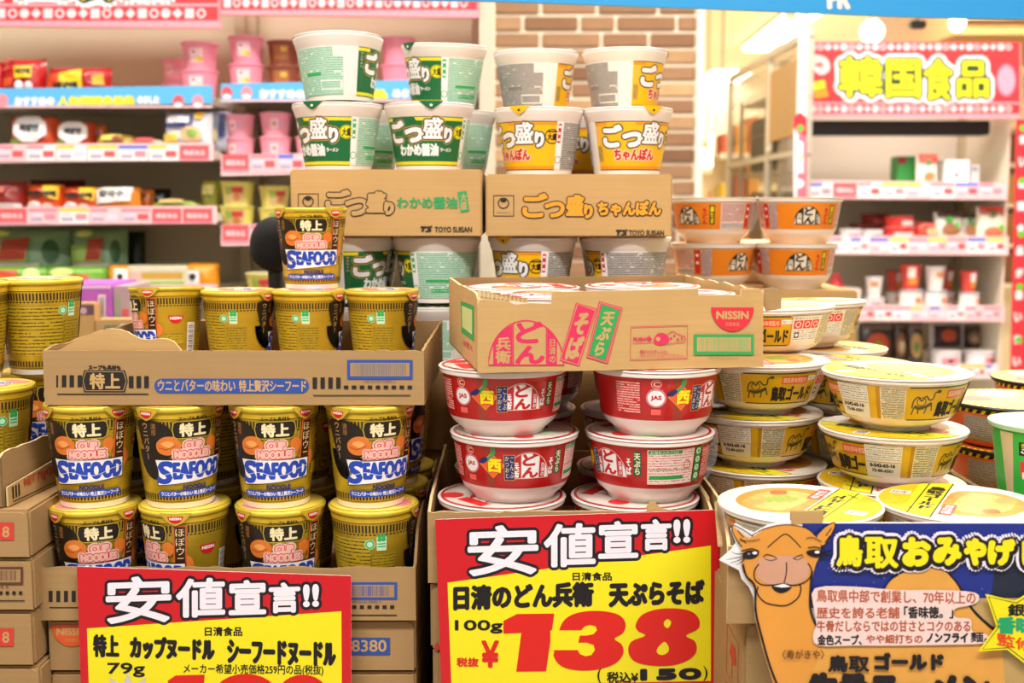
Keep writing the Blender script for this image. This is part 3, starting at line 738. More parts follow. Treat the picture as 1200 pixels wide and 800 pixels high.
part('back_panel', boxmesh('back_panel', xA0, xA1, YA + .37, YA + .373, zA0, zA1, KIN), o, world=True)
BLU = C('#2a4c9c', .6)
INK = C('#1e1814', .6)
a = Art()
for k in range(4): a.rect(57 + 9 * k, 692, 4.6, 13, INK)
a.rect(58, 711, 60, 1.2, INK); a.rect(404, 682, 61.5, 20.5, BLU); a.rect(404, 685, 58, 14.5, KR); a.barcode(406, 686.5, 50, 11.5, BLU, seed=4, n=30)
a.stripes(404, 709, 62, 4, 7, .55, INK); a.rect(404, 720, 61, 1.3, INK); a.text('149 02105 03082 3', 412, 703.5, 34, 2.6, BLU)
part('printing', a.mesh('printing', front(YA - .0003)), o, world=True)
a = Art(); a.rect(400, 747, 57, 20, BLU); a.text('8380', 412, 749.5, 41, 14, KR2, bold=.4)
half_logo(a, 84, 744.5, 47, C('#dc5a22', .6), txt=KR2, sub='日清食品')
carton('brown carton with orange half-round emblem and blue number panel, under the gold cups', xA0 + .005, xA1 - .001, YA + .006, YA + .37, zA0 - .0585, zA0 - .001, KR, a)
carton('brown carton at the bottom of the stack behind the left price sign', xA0 + .006, xA1 - .001, YA + .006, YA + .37, zA0 - .117, zA0 - .0595, KR)

Hc = .1101; rc = 1.27
zL1 = zA0 + .0032; zL2 = zL1 + Hc + .0005
SF = 'two layers of gold seafood noodle cups in the open carton'
ra = lambda d: math.radians(d)
# bottom layer
for i, (px, rot, lab) in enumerate([(112, 2, 'gold seafood noodle cup at the left end of the bottom layer, plaque facing out'),
                                    (217, -58, 'gold noodle cup in the bottom layer turned to its orange ribbon and red emblem'),
                                    (329, -6, 'gold seafood noodle cup third in the bottom layer, black plaque facing out'),
                                    (438, 118, 'gold noodle cup at the right end of the bottom layer showing its green recycling mark')]):
    seafood(lab, (XW(px, rc, zL1 + .1), rc, zL1), ra(rot), SF)
for i, (px, rot, lab) in enumerate([(107, -8, 'gold seafood noodle cup at the left end of the upper layer under the tray'),
                                    (209, 14, 'gold seafood noodle cup second from left in the upper layer under the tray'),
                                    (322, -9, 'gold seafood noodle cup third from left in the upper layer under the tray'),
                                    (433, 5, 'gold seafood noodle cup at the right end of the upper layer under the tray')]):
    seafood(lab, (XW(px, rc, zL2 + .1), rc, zL2), ra(rot), SF)
hid = 0
for r_, Yr in enumerate((1.371, 1.472)):
    for i, px in enumerate((112, 217, 329, 438)):
        X = XW(px, rc, zL1 + .1)
        for l_, z in enumerate((zL1, zL2)):
            if r_ == 1 and i in (1, 2) and l_ == 0: continue
            seafood('shaded gold noodle cup %s back, %s column from the left, %s layer' % (('one row', 'two rows')[r_], ORD[i], ('bottom', 'upper')[l_]), (X + (.004 if i == 3 else 0), Yr, z), ra(40 * (i * 3 + r_ * 5 + l_ * 2) % 360), SF)

# ---- the tray on top
YT = 1.232
zT0 = zL2 + Hc + .0012; zT1 = P(270, 411, YT).z
xT0, xT1 = P(51, 440, YT).x, P(497, 440, YT).x
o = thing('carton_tray', 'shallow brown carton tray with blue slogan band and black plaque, lying on the gold cups', 'carton tray', ((xT0 + xT1) / 2, YT + .16, zT0))
part('front_panel', wallmesh('front_panel', (xT0, YT), (xT1, YT), zT0, [(0, zT1), (.86, zT1)] + jag(.87, .99, zT1, .0012, 8) + [(1, zT1)], T_, KR, KIN), o, world=True)
part('base_panel', boxmesh('base_panel', xT0, xT1, YT + T_, YT + .33, zT0, zT0 + .002, KR), o, world=True)
part('side_panel', wallmesh('side_panel', (xT0, YT + T_), (xT0, YT + .33), zT0 + .002, [(0, zT1)] + jag(.05, 1, zT1 + .002, .001, 16, 2), -T_, KIN), o, world=True)
part('side_panel', wallmesh('side_panel', (xT1, YT + T_), (xT1, YT + .33), zT0 + .002, [(0, zT1)] + jag(.05, 1, zT1 + .001, .0015, 16, 7), T_, KIN), o, world=True)
part('back_panel', boxmesh('back_panel', xT0, xT1, YT + .33, YT + .333, zT0, zT1, KIN), o, world=True)
# the torn rounded flap standing up at the left
pts = smooth([(0, 0), (.02, .012), (.035, .02), (.055, .0265), (.075, .027), (.09, .020), (.10, .0165), (.125, .0165), (.14, .0)], 5)
part('torn_flap', prism('torn_flap', [(x, z + R_.uniform(-.0006, .0006)) for x, z in pts], .003, KR2, lambda x, z, q: (xT0 + .004 + x, YT + .012 - q, zT1 - .006 + z), FLUTE), o, world=True)
a = Art(); F0 = front(YT - .0003)
for x in (66, 72.5, 81.5, 91): a.rect(x, 439.5, 2 if x == 66 else 5.2, 14, INK)
for x in (151, 160, 169): a.rect(x, 440.5, 5.4, 14, INK)
hx = [(100, 435), (145, 435), (148.5, 446), (145, 458), (100, 458), (97, 446)]; a.poly([(x + (1.4 if x > 120 else -1.4), y + (1.3 if y > 446 else -1.3 if y < 446 else 0)) for x, y in hx], INK); a.poly(hx, KR); a.poly([(x + (-.8 if x > 120 else .8), y + (-.8 if y > 446 else .8 if y < 446 else 0)) for x, y in hx], INK)
a.text('特上', 105, 437, 36, 19, KR2, bold=.7); a.text('スープも具材も', 103.5, 427.5, 38, 5.6, INK, bold=.3); a.rect(67, 461, 107, 1.3, INK)
a.rrect(181, 443.5, 181, 17, 8.2, BLU); a.text('ウニとバターの味わい', 185, 444.5, 91, 14.5, KR2, bold=.35, outl=[(1.2, BLU)], slope=.004); a.text('特上贅沢シーフード', 280, 445, 79, 14, KR2, bold=.35, outl=[(1.2, BLU)])
for k in range(4): a.rect(366.5 + 9.2 * k, 442, 5, 13, INK)
a.stripes(403, 451.5, 84, 4, 9, .56, INK); a.rect(367, 462.5, 114, 1.1, INK)
a.rect(407, 421.5, 76.5, 22.5, BLU); a.rect(410.5, 425, 69.5, 15.5, KR); a.barcode(414, 426, 62, 13.5, C('#6a6a78', .6), seed=2, n=36); a.text('149 02105 03082 3', 427, 445.2, 36, 2.6, BLU)
part('printing', a.mesh('printing', F0), o, world=True)

# cups in the tray
YC = 1.49; zt = zT0 + .0022
seafood('gold noodle cup leaning in the left of the tray, orange ribbon and emblem showing', (XW(195, YC, zt + .1), YC, zt + .003), ra(-75), 'gold cups standing in the tray', scale=(.955, .955, .92), tilt=(0, ra(-4)))
for px, lab in ((279.5, 'second gold noodle cup in the tray, beside the leaning one, showing its fine print back'), (362, 'third gold noodle cup in the tray, middle of the three showing their backs'), (448, 'fourth gold noodle cup at the right end of the tray, its back outward')):
    seafood(lab, (XW(px, YC, zt + .1), YC, zt), ra(104), 'gold cups standing in the tray', scale=(.955, .955, .92))
seafood('single gold seafood noodle cup standing on top of the tray cups', (XW(364.5, 1.515, zt + .2), 1.515, zt + .92 * Hc + .0005), ra(-11), 'gold cups standing in the tray', scale=(.94, .94, .92))

# ---- far left: cartons, an angled tray and more gold cups
YL = 1.19; xl0, xl1 = -.86, P(38, 690, YL).x
zs = [P(30, y, YL).z for y in (597, 655, 717, 782, 842)]
arts = []
a = Art(); a.rect(-6, 612, 22, 20.5, C('#cf3a32', .6)); a.text('8', 2.5, 616.5, 8.5, 13, KR2, bold=.4); arts.append(a)
a = Art(); a.rect(-40, 664, 67, 21, C('#5a3426', .6)); a.rect(-40, 667, 64, 15, KR); a.barcode(-38, 668, 58, 12, C('#6a4a3a', .6), n=30); a.stripes(-40, 692.5, 70, 4, 9, .5, INK); a.rect(-40, 703, 69, 1.2, INK); a.text('02105 1234 5', -34, 686, 44, 3, INK); arts.append(a)
a = Art(); a.rect(-6, 736, 22, 21, C('#cf3a32', .6)); a.text('8', 2.5, 740, 8.5, 13, KR2, bold=.4); arts.append(a); arts.append(None)
for k, (nm, dx) in enumerate((('top carton of the far left stack, red number square at its edge', 0), ('second carton of the far left stack with brown bar code panel', .001), ('third carton of the far left stack, red number square, crushed lower corner', -.002), ('fourth carton of the far left stack, at the photo\'s bottom edge', .003))):
    carton(nm, xl0 - .0, xl1 + dx, YL + .001 * k, YL + .40, zs[k + 1] + .0004, zs[k] - .0004, KR, arts[k])
# angled open tray with cups on it
phi = ra(10); zq = zs[0] + .0006
o = thing('carton_tray', 'open brown tray with red lettering on its folded flap, on the far left stack', 'carton tray', (-.522, 1.197, zq), (0, 0, ra(84)))
L_, D_, h_ = .30, .30, .056
part('side_panel', wallmesh('side_panel', (0, 0), (L_, 0), 0, [(0, h_ * .92)] + jag(.03, 1, h_, .0008, 22, 8), T_, KR, FLUTE), o)
part('front_panel', wallmesh('front_panel', (0, D_), (0, 0), 0, [(0, h_ + .006), (.35, h_ * 1.05)] + [(1, h_ * .92)], T_, KR, FLUTE), o)
part('base_panel', boxmesh('base_panel', T_, L_, T_, D_, 0, .002, KR), o)
part('back_panel', boxmesh('back_panel', L_, L_ + .003, 0, D_, 0, h_, KIN), o)
part('outer_flap', wallmesh('outer_flap', (.004, -.0045), (.2, -.0035), 0, [(0, .020), (1, .034)], .002, KR2, FLUTE), o)
a = Art(); a.stripes(12, 37, 18, 13, 3, .45, INK); a.rect(12, 52.5, 150, 1.1, INK); a.text('NET 79g×20', 36, 33.5, 66, 12, C('#c4502e', .6), bold=.5)
part('printing', a.mesh('printing', lambda x, y, z: (x * .001, -.0052 - z, h_ - y * .001)), o)
zc_ = zq + .0025
seafood('gold noodle cup in the angled tray at the photo\'s left edge, green mark showing', (XW(-14, 1.30, zc_ + .1), 1.30, zc_), ra(158), 'gold cups at the far left')
seafood('gold noodle cup deep in the angled tray, plaque half seen behind the big carton\'s edge', (XW(50, 1.42, zc_ + .1), 1.42, zc_), ra(20), 'gold cups at the far left')
seafood('gold noodle cup stacked topmost at the far left, its fine print back outward', (XW(46, 1.40, zc_ + .22), 1.40, zc_ + Hc + .0006), ra(172), 'gold cups at the far left')
seafood('gold noodle cup at the photo\'s left edge beside the topmost one, bar code showing', (XW(-45, 1.34, zc_ + .22), 1.345, zc_ + Hc + .0006), ra(-130), 'gold cups at the far left')

# ---- middle block: red bowls in an open carton
YB_ = 1.195
zB0, zB1 = 1.116, P(600, 600, YB_).z
xB0, xB1 = P(501, 610, YB_).x, .2065
o = thing('open_carton', 'open brown carton behind the middle price sign holding the red bowls', 'carton', ((xB0 + xB1) / 2, YB_ + .2, zB0))
part('front_panel', wallmesh('front_panel', (xB0, YB_), (xB1, YB_), zB0, [(0, zB1 + .001)] + jag(.02, .25, zB1, .0012, 8) + [(.27, zB1 + .0015)] + jag(.3, .98, zB1 + .001, .0006, 14) + [(1, zB1 + .001)], T_, KR, FLUTE), o, world=True)
part('base_panel', boxmesh('base_panel', xB0, xB1, YB_ + T_, YB_ + .31, zB0, zB0 + .003, KR), o, world=True)
for xx, sg, sd in ((xB0, -1, 4), (xB1, 1, 5)):
    part('side_panel', wallmesh('side_panel', (xx, YB_ + T_), (xx, YB_ + .31), zB0, [(0, zB1), (.1, zB1 + .006)] + jag(.12, 1, zB1 + .008, .0008, 18, sd), T_ * sg, KIN if sg > 0 else KR, FLUTE), o, world=True)
part('cut_edge', flutes('cut_edge', (xB1, YB_ + .02), (xB1, YB_ + .31), lambda s: zB1 + .008, T_ * 1.2, FLD, 50), o, world=True)
part('back_panel', boxmesh('back_panel', xB0, xB1, YB_ + .31, YB_ + .313, zB0, zB1, KIN), o, world=True)
part('torn_flap', prism('torn_flap', [(758, 599), (758, 593), (762, 588), (768, 589), (776, 596), (800, 600)], .002, KR2, front(YB_ - .002)), o, world=True)
a = Art(); a.poly([(507, 758), (513, 752), (513, 755.5), (519, 755.5), (519, 760.5), (513, 760.5), (513, 764)], C('#c4402e', .6))
carton('brown carton with a small red arrow, under the open carton of red bowls', xB0 + .002, xB1, YB_ + .003, YB_ + .31, zB0 - .072, zB0 - .0008, KR, a)
carton('lowest brown carton seen behind the middle price sign', xB0 + .004, xB1, YB_ + .003, YB_ + .31, zB0 - .14, zB0 - .0728, KR)
a = Art()
Hb = .0709; z3 = zB0 + .0035; z2 = z3 + Hb + .0005; z1 = z2 + Hb + .0005; Yb = 1.2725
RG = 'red soba bowls stacked in and above the open carton'
for px, z, rot, lab in ((588, z3, 40, 'red bowl at the bottom left of the red stacks, mostly its lid showing'), (744, z3, -30, 'red bowl at the bottom right of the red stacks, its foil lid showing'),
                        (603, z2, 13, 'red soba bowl in the middle of the left stack, half-round crest showing'), (761, z2, -50, 'red soba bowl in the middle of the right stack, white and green panel showing'),
                        (590, z1, 17, 'red soba bowl on top of the left stack, under the pink-printed tray'), (769, z1, 52, 'red soba bowl on top of the right stack, round white seal showing')):
    red_bowl(lab, (XW(px, Yb, z + .06), Yb, z), ra(rot), RG, scale=(1, 1, .985))
for i, (px, z, Yr) in enumerate(((600, z3, 1.425), (743, z3, 1.425), (607, z2, 1.425), (748, z2, 1.42), (622, z1, 1.43), (757, z1, 1.425))):
    red_bowl('shaded red bowl of the second row, %s column, %s' % (('left', 'right')[i % 2], ('bottom layer', 'middle layer', 'top layer')[i // 2]), (XW(px, Yr, z + .06) + .0, Yr, z), ra(70 * i), RG, scale=(1, 1, .985))

# ---- the tray with pink print, turned a little
zD0 = z1 + Hb + .0012; phiD = ra(9)
A0 = PL((0, 0, zD0), (0, 0, 1))(560, 437.5)
A0 = Vector((A0.x, 1.192, zD0)); A0.x = XW(560, 1.192, zD0)
dirx = Vector((math.cos(phiD), math.sin(phiD), 0)); nrmD = Vector((math.sin(phiD), -math.cos(phiD), 0))
FD = PL(A0, nrmD); Bx = FD(895, 400); Ld = (Bx - A0).dot(dirx); Zt = FD(700, 342).z - zD0
o = thing('carton_tray', 'shallow brown tray with pink half-round crest and green and pink banners, on the red bowls', 'carton tray', A0, (0, 0, phiD))
MI = Matrix.Translation(A0) @ Matrix.Rotation(phiD, 4, 'Z')
def zl(px, py): return (MI.inverted() @ FD(px, py))
def pr(l): return [(zl(x, y).x / Ld, zl(x, y).z) for x, y in l]
part('front_panel', wallmesh('front_panel', (0, 0), (Ld, 0), 0, pr([(560.5, 356), (562, 352), (566, 350.5), (596, 353), (603, 357), (622, 355), (646.5, 356), (647, 342), (700, 341), (760, 339.5), (818, 338), (819, 346), (845, 345.5), (868, 346), (869, 339), (890, 338), (894, 344)]), T_, KR2, FLUTE), o)
part('base_panel', boxmesh('base_panel', 0, Ld, T_, .27, 0, .002, KR2), o)
part('side_panel', wallmesh('side_panel', (0, .27), (0, T_), 0, [(0, Zt)] + jag(.05, .95, Zt - .001, .001, 10, 6) + [(1, Zt * .93)], T_, KR2, FLUTE), o)
part('side_panel', wallmesh('side_panel', (Ld, T_), (Ld, .27), 0, [(0, Zt)] + jag(.05, 1, Zt, .0015, 14, 9), T_, KR2, FLUTE), o)
part('back_panel', boxmesh('back_panel', 0, Ld, .27, .273, 0, Zt, KIN), o)
part('inner_flap', wallmesh('inner_flap', (.001, .006), (.04, .006), Zt - .03, [(0, Zt + .003), (.3, Zt + .001), (.8, Zt - .008), (1, Zt - .018)], .002, FLUTE), o)
part('cut_edge', flutes('cut_edge', (.002, .0045), (.052, .0045), lambda s: Zt - .002 - .008 * s, .003, FLUTE, 12, .004), o)
part('torn_flap', prism('torn_flap', [(882, 345), (886, 338), (896, 339), (908, 337), (918, 341), (917, 362), (900, 365), (893, 350)], .002, KR, lambda x, y, z: FD(x, y, z - .004)), o, world=True)
PK = C('#d22a58', .6); GR2 = C('#2c9c50', .6)
a = Art(); dome_logo(a, 616.5, 427.5, 88, 52, PK, KR2, 1.6)
def quad(q, m): a.poly(q, m)
def inset(q, d):
    cx = sum(p[0] for p in q) / 4; cy = sum(p[1] for p in q) / 4
    return [(p[0] + (d if p[0] < cx else -d) * .9, p[1] + (d if p[1] < cy else -d)) for p in q]
q = [(675, 354.4), (699, 361.6), (678.6, 428.8), (655.5, 422.5)]; quad(q, PK); quad(inset(q, 1.2), KR2); quad(inset(q, 2), PK)
a.text('そば', 667, 363, 20, 60, KR2, vert=True, bold=1.2, rot=0, shear=.29, n=8)
q = [(702, 352.5), (729.6, 360.4), (712, 426), (687, 418.8)]; quad(q, PK); quad(inset(q, 1.2), KR2); quad(inset(q, 2), PK); quad(inset(q, 3.6), GR2)
a.text('天ぷら', 699.5, 363, 16, 55, KR2, vert=True, bold=.8, shear=.27)
q = [(739, 383), (805.5, 381), (805, 419.5), (738.5, 421.5)]; a.line(q, .9, PK, True)
a.text('PUSH', 742, 395, 14, 4, PK, bold=.3); a.poly([(757, 395), (760, 395), (760, 392.6), (764, 396.5), (760, 400.4), (760, 398), (757, 398)], PK); a.line([(741, 401.5), (765, 401)], .7, PK)
a.blob([(766, 398), (770, 391), (777, 390), (783, 394), (783, 401), (776, 404), (768, 403)], PK); a.disc(771, 397, 2.6, KR2)
a.curve([(782, 392), (788, 388), (796, 392), (802, 394), (802, 400), (792, 401), (783, 403)], .8, PK)
for x, y in ((786, 396), (790, 393), (794, 397), (799, 396)): a.disc(x, y, 1.3, PK, n=8)
a.text('●部分を押し込み、', 750, 409.5, 33, 4, PK); a.text('中からツマミ上げてください。', 750, 414, 51, 4.2, PK)
half_logo(a, 858, 374, 50, C('#d42a3c', .6), txt=KR2, sub='日清食品', h=28)
a.rect(813, 391.5, 70, 24, GR2); a.rect(816.5, 395, 63, 16.5, KR2); a.barcode(819, 396, 58, 14.5, C('#6aa868', .6), n=34, seed=8); a.text('149 02105 03417 3', 830, 417.5, 34, 2.4, GR2)
part('printing', a.mesh('printing', lambda x, y, z: FD(x, y, z + .0003)), o, world=True)
a = Art(); sF = PL(A0, (-math.cos(phiD), -math.sin(phiD), 0))
a.poly([(540, 352.5), (555.5, 358), (555.5, 400), (541, 389)], GR2); a.poly([(541.5, 358), (553.5, 363), (553.5, 392), (542, 383)], C('#c7cf86', .6)); a.text('10食入', 543, 400, 11, 9, PK, slope=.6)
part('printing', a.mesh('printing', lambda x, y, z: sF(x, y, z + .0003)), o, world=True)
# red bowls in that tray
M3 = Matrix.Rotation(phiD, 4, 'Z')
for i, (u, v) in enumerate(((.076, .078), (.222, .078), (.077, .200), (.222, .200))):
    q = A0 + M3 @ Vector((u * Ld / .298, v, 0)); red_bowl('red bowl lying in the pink-printed tray, %s' % ('front left', 'front right', 'back left', 'back right')[i], (q.x, q.y, zD0 + .0024), ra(33 + 80 * i), 'red bowls inside the pink-printed tray', scale=.985)

# ---- right block: yellow ramen bowls
Hy = .0594
zY4 = P(940, 588, 1.105).z - Hy
zD_ = 1.1345
xr0, xr1, YR = .190, .497, 1.022
o = thing('open_carton', 'open brown carton behind the camel poster holding the yellow ramen bowls', 'carton', ((xr0 + xr1) / 2, YR + .2, zD_))
zR1 = zD_ + .062
part('front_panel', wallmesh('front_panel', (xr0, YR), (xr1, YR), zD_, [(0, zD_ + .07), (1, zD_ + .07)], T_, KR, FLUTE), o, world=True)
zR1 = 1.204
part('side_panel', wallmesh('side_panel', (xr0, YR + T_), (.2125, 1.19), zD_, [(0, zR1 - .012), (.1, zR1 - .004)] + jag(.12, 1, zR1 - .002, .0008, 12, 4), -T_, KR, FLUTE), o, world=True)
part('side_panel', wallmesh('side_panel', (.2125, 1.19), (.2125, 1.655), zD_, jag(0, 1, zR1 - .002, .0008, 16, 4), -T_, KR, FLUTE), o, world=True)
part('side_panel', wallmesh('side_panel', (xr1, YR + T_), (xr1, 1.655), zD_, [(0, zR1 - .01), (.03, zR1 - .003)] + jag(.12, 1, zR1, .0008, 24, 4), T_, KR, FLUTE), o, world=True)
part('back_panel', boxmesh('back_panel', .2125, xr1, 1.655, 1.658, zD_, zR1 - .005, KIN), o, world=True)
part('cut_edge', flutes('cut_edge', (xr1 + .001, YR + .02), (xr1 + .001, YR + .40), lambda s: zR1, T_ * 1.3, FLD, 70), o, world=True)
part('cut_edge', flutes('cut_edge', (xr0 - .003, YR + .01), (.2105, 1.19), lambda s: zR1 - .002, T_ * 1.5, FLD, 34), o, world=True)
part('base_panel', boxmesh('base_panel', .2125, xr1, YR + T_, 1.655, zD_, zD_ + .003, KR), o, world=True)
part('tab', boxmesh('tab', P(925, 604, YR).x, P(964, 604, YR).x, YR - .0035, YR - .0005, zD_ + .03, P(940, 597, YR).z, KR2, .0008), o, world=True)
a = Art(); 
XL = .2075
oo = carton('brown carton below the yellow bowls, red marks on its left side', XL, xr1, YR + .008, YR + .6, zD_ - .16, zD_ - .001, KR)
SR = C('#b8402e', .6)
a = Art()
a.line([(2, 2), (34, 2), (34, 42), (2, 42)], 1.2, SR, True); a.poly([(14, 10), (24, 10), (30, 20), (20, 26), (10, 20)], SR); a.line([(18, 24), (18, 38)], 1.6, SR); a.line([(2, 50), (34, 50), (34, 86), (2, 86)], 1.2, SR, True)
a.ring(12, 66, 8, 2.4, SR); a.ring(25, 66, 8, 2.4, SR)
part('printing', a.mesh('printing', lambda x, y, z: (XL - .0003 - z, YR + .03 + (36 - x) * .0018, zD_ - .03 - y * .0012)), oo, world=True)
part('tape', boxmesh('tape', XL - .0009, XL - .0003, YR + .02, YR + .3, zD_ - .155, zD_ - .145, KR2), oo, world=True)
carton('brown carton lowest of those behind the camel poster', XL + .001, xr1, YR + .008, YR + .6, zD_ - .2405, zD_ - .161, KR)
YG = 'yellow ramen bowls stacked on the right'
z4 = zY4; zz3, zz2, zz1 = [1.151 + k * (Hy + .0003) for k in range(3)]
part('filler_board', boxmesh('filler_board', .213, xr1 - .002, YR + .005, 1.165, zD_ + .003, z4 - .0004, KIN), o, world=True)
part('filler_board', boxmesh('filler_board', .215, xr1 - .002, 1.167, 1.395, zD_ + .003, zz3 - .0004, KIN), o, world=True)
# front row (lids seen from above)
yellow_bowl('yellow ramen bowl nearest the camel\'s head, its printed lid in full view', (.2720, 1.105, z4), ra(148), YG)
yellow_bowl('yellow ramen bowl behind the poster\'s title, its printed lid in full view', (.4245, 1.107, z4), ra(-28), YG)
for X, Y, z, rot, lab in ((.284, 1.352, zz3, 30, 'yellow ramen bowl at the bottom of the left yellow stack'), (.406, 1.255, zz3, -20, 'yellow ramen bowl at the bottom of the right yellow stack, lid edge showing'),
                        (.278, 1.352, zz2, 49, 'ramen bowl in the middle of the left yellow stack, white panel and yellow band showing'), (.404, 1.250, zz2, 54, 'ramen bowl in the middle of the right yellow stack, phone number panel showing'),
                        (.284, 1.352, zz1, 3, 'yellow ramen bowl third up in the left stack, black lettering facing out'), (.406, 1.250, zz1, 23, 'yellow ramen bowl on top of the right stack, ink camel and lettering showing')):
    yellow_bowl(lab, (X, Y, z), ra(rot), YG)
zh = zD_ + .0035
yellow_bowl('leaning ramen bowl above the left yellow stack, red cooking pictograms showing', (.312, 1.437, zz1 + Hy - .006), ra(-33), YG, tilt=(0, ra(-1.2)))
for X, Y, nm, kk in ((.277, 1.527, 'left', 3), (.402, 1.412, 'middle', 3), (.42, 1.578, 'rearmost', 3)):
    for k in range(kk):
        yellow_bowl('shaded yellow bowl in the %s of the hind stacks, %s' % (nm, ('bottom', 'second up', 'third up')[k]), (X, Y, zh + k * (Hy + .0003)), ra(60 + 70 * k), YG)
yellow_bowl('leaning yellow ramen bowl topmost at the back, beside the brown carton', (.392, 1.580, zh + 3 * (Hy + .0005)), ra(-48), YG, tilt=(0, ra(-2)))

# ---- the far right neighbour: black and orange bowls, a lime green cup
zF = 1.1665
carton('brown carton under the black and orange bowls at the photo\'s right edge', .503, .86, 1.10, 1.80, zF - .13, zF - .0005, KR)
for k, (px, Y, z, lab) in enumerate(((1191, 1.42, zF, 'orange bowl with black and yellow striped rim, lower of the near pair'), (1187, 1.42, zF + .0527, 'orange bowl with black and yellow striped rim, upper of the near pair'),
                                     (1232, 1.60, zF, 'orange striped-rim bowl of the pair behind, lower one'), (1236, 1.60, zF + .0527, 'orange striped-rim bowl of the pair behind, upper one'))):
    striped_bowl(lab, (XW(px, Y, z + .05), Y, z), ra(-42 + 25 * (k // 2)), 'orange bowls with striped rims')
lime_cup('lime green noodle cup at the photo\'s right edge', (XW(1224, 1.21, zF + .08), 1.21, zF + .028), ra(0))
carton('small brown carton under the lime green cup', XW(1224, 1.21, zF) - .06, XW(1224, 1.21, zF) + .07, 1.15, 1.28, zF, zF + .0275, KR)

# ---- the raised cartons at the back of the block, with the tall cups
zE = 1.371
carton('wide brown carton carrying the tall green and yellow cups', -.33, .183, 1.60, 1.85, zE - .2, zE - .091, KSHADE)  # card colour darkened for the shade in the gap between bowl stacks
GG = 'tall green soy noodle cups'; YY = 'tall yellow noodle cups'
KS = 1.055; Hg = .0896
zG = zE - .0899
Yg = 1.663
# layer under the printed cartons
for px, rot, lab in ((412, 72, 'green cup under the left printed carton, half hidden by the single gold cup'), (512, -97, 'green cup under the left printed carton, fine print back outward')):
    green_cup(lab, (XW(px, Yg, zE), Yg, zE), ra(rot), GG, KS)
for px, rot, lab in ((624, -50, 'yellow cup under the right printed carton, black badge showing'), (733, -105, 'yellow cup under the right printed carton, grey fine print showing')):
    gold_cup(lab, (XW(px, Yg, zE), Yg, zE), ra(rot), YY, KS)
for px, k in ((412, 0), (512, 1), (624, 2), (733, 3)):
    K = green_cup if k < 2 else gold_cup
    K('%s cup in the hidden lowest layer below the printed cartons, %s column' % (('green', 'yellow')[k // 2], ORD[k]), (XW(px, Yg, zE), Yg, zG), ra(100 + 30 * k), (GG, YY, KS)[k // 2])
    K('%s cup in the second row below the printed cartons, %s column' % (('green', 'yellow')[k // 2], ORD[k]), (XW(px, Yg, zE), 1.79, zE), ra(80 + 30 * k), (GG, YY, KS)[k // 2])
    K('%s cup in the second row, lowest layer, %s column' % (('green', 'yellow')[k // 2], ORD[k]), (XW(px, Yg, zE), 1.79, zG), ra(140 + 30 * k), (GG, YY, KS)[k // 2])
# printed cartons
zP0 = zE + Hg + .0002; Yp = 1.592; zP1 = P(450, 198, Yp).z
INKB = C('#1c1712', .6); GRK = C('#2f9a5a', .6); ORK = C('#e39a24', .6)
def ts_logo(a, x, y, s, m): 
    a.poly([(x, y), (x + s, y), (x + s * .9, y + s * .28), (x + s * .55, y + s * .28), (x + s * .4, y + s * .8), (x + s * .1, y + s * .8), (x + s * .25, y + s * .28), (x - s * .05, y + s * .28)], m)
    a.line([(x + s * 1.7, y + s * .06), (x + s * 1.05, y + s * .14), (x + s * 1.05, y + s * .4), (x + s * 1.5, y + s * .46), (x + s * 1.45, y + s * .7), (x + s * .7, y + s * .74)], s * .22, m)
a = Art()
a.line([(349.5, 227), (373, 227), (373, 251), (349.5, 251)], 1, INKB, True); a.ring(361, 236, 6.6, 1.2, INKB); a.disc(361, 233, 3.5, INKB, 2); a.text('マルちゃん', 353, 246, 17, 2.5, INKB)
for t, x, y, w, h in (('ご', 381, 222, 30, 24), ('つ', 404, 232, 28, 21), ('盛', 429, 224, 24, 25), ('り', 450, 236, 12, 16)):
    a.text(t, x, y, w, h, KR2, bold=1.6, outl=[(1.3, INKB)], n=12)
a.text('わかめ醤油', 465, 230.5, 71, 14, GRK, bold=.5); a.poly([(536, 225), (546.5, 223.5), (550, 247), (540, 249)], GRK); a.text('大盛', 539, 226, 8.5, 20, KR2, vert=True, bold=.2)
ts_logo(a, 493, 265, 8, INKB); a.text('TOYO SUISAN', 509.5, 265.5, 43.5, 6.5, INKB, bold=.15)
x0, x1 = P(340, 240, Yp).x, P(565, 240, Yp).x
carton('raised brown carton with green lettering under the green cups', x0, x1, Yp, Yp + .36, zP0, zP1, KR2, a)
a = Art(); dx = 229
a.line([(578.5, 229), (602, 229), (602, 253), (578.5, 253)], 1, INKB, True); a.ring(590, 238, 6.6, 1.2, INKB); a.disc(590, 235, 3.5, INKB, 2); a.text('マルちゃん', 582, 248, 17, 2.5, INKB)
for t, x, y, w, h in (('ご', 612, 226, 30, 29), ('つ', 638, 236, 24, 19), ('盛', 663, 228, 22, 25), ('り', 684, 239, 11, 17)):
    a.text(t, x, y, w, h, ORK, bold=1.3, outl=[(1.3, INKB)], n=12)
a.text('ちゃんぽん', 700, 235, 75, 18, ORK, bold=1.0, outl=[(1.3, INKB)], n=12); ts_logo(a, 722, 269, 8, INKB); a.text('TOYO SUISAN', 737, 269.5, 41, 6.3, INKB, bold=.15)
x2, x3 = P(569, 240, Yp).x, P(788, 240, Yp).x; zP1b = P(670, 203.5, Yp).z
carton('raised brown carton with orange lettering under the yellow cups', x2, x3, Yp, Yp + .36, zP0, zP1b, KR2, a)
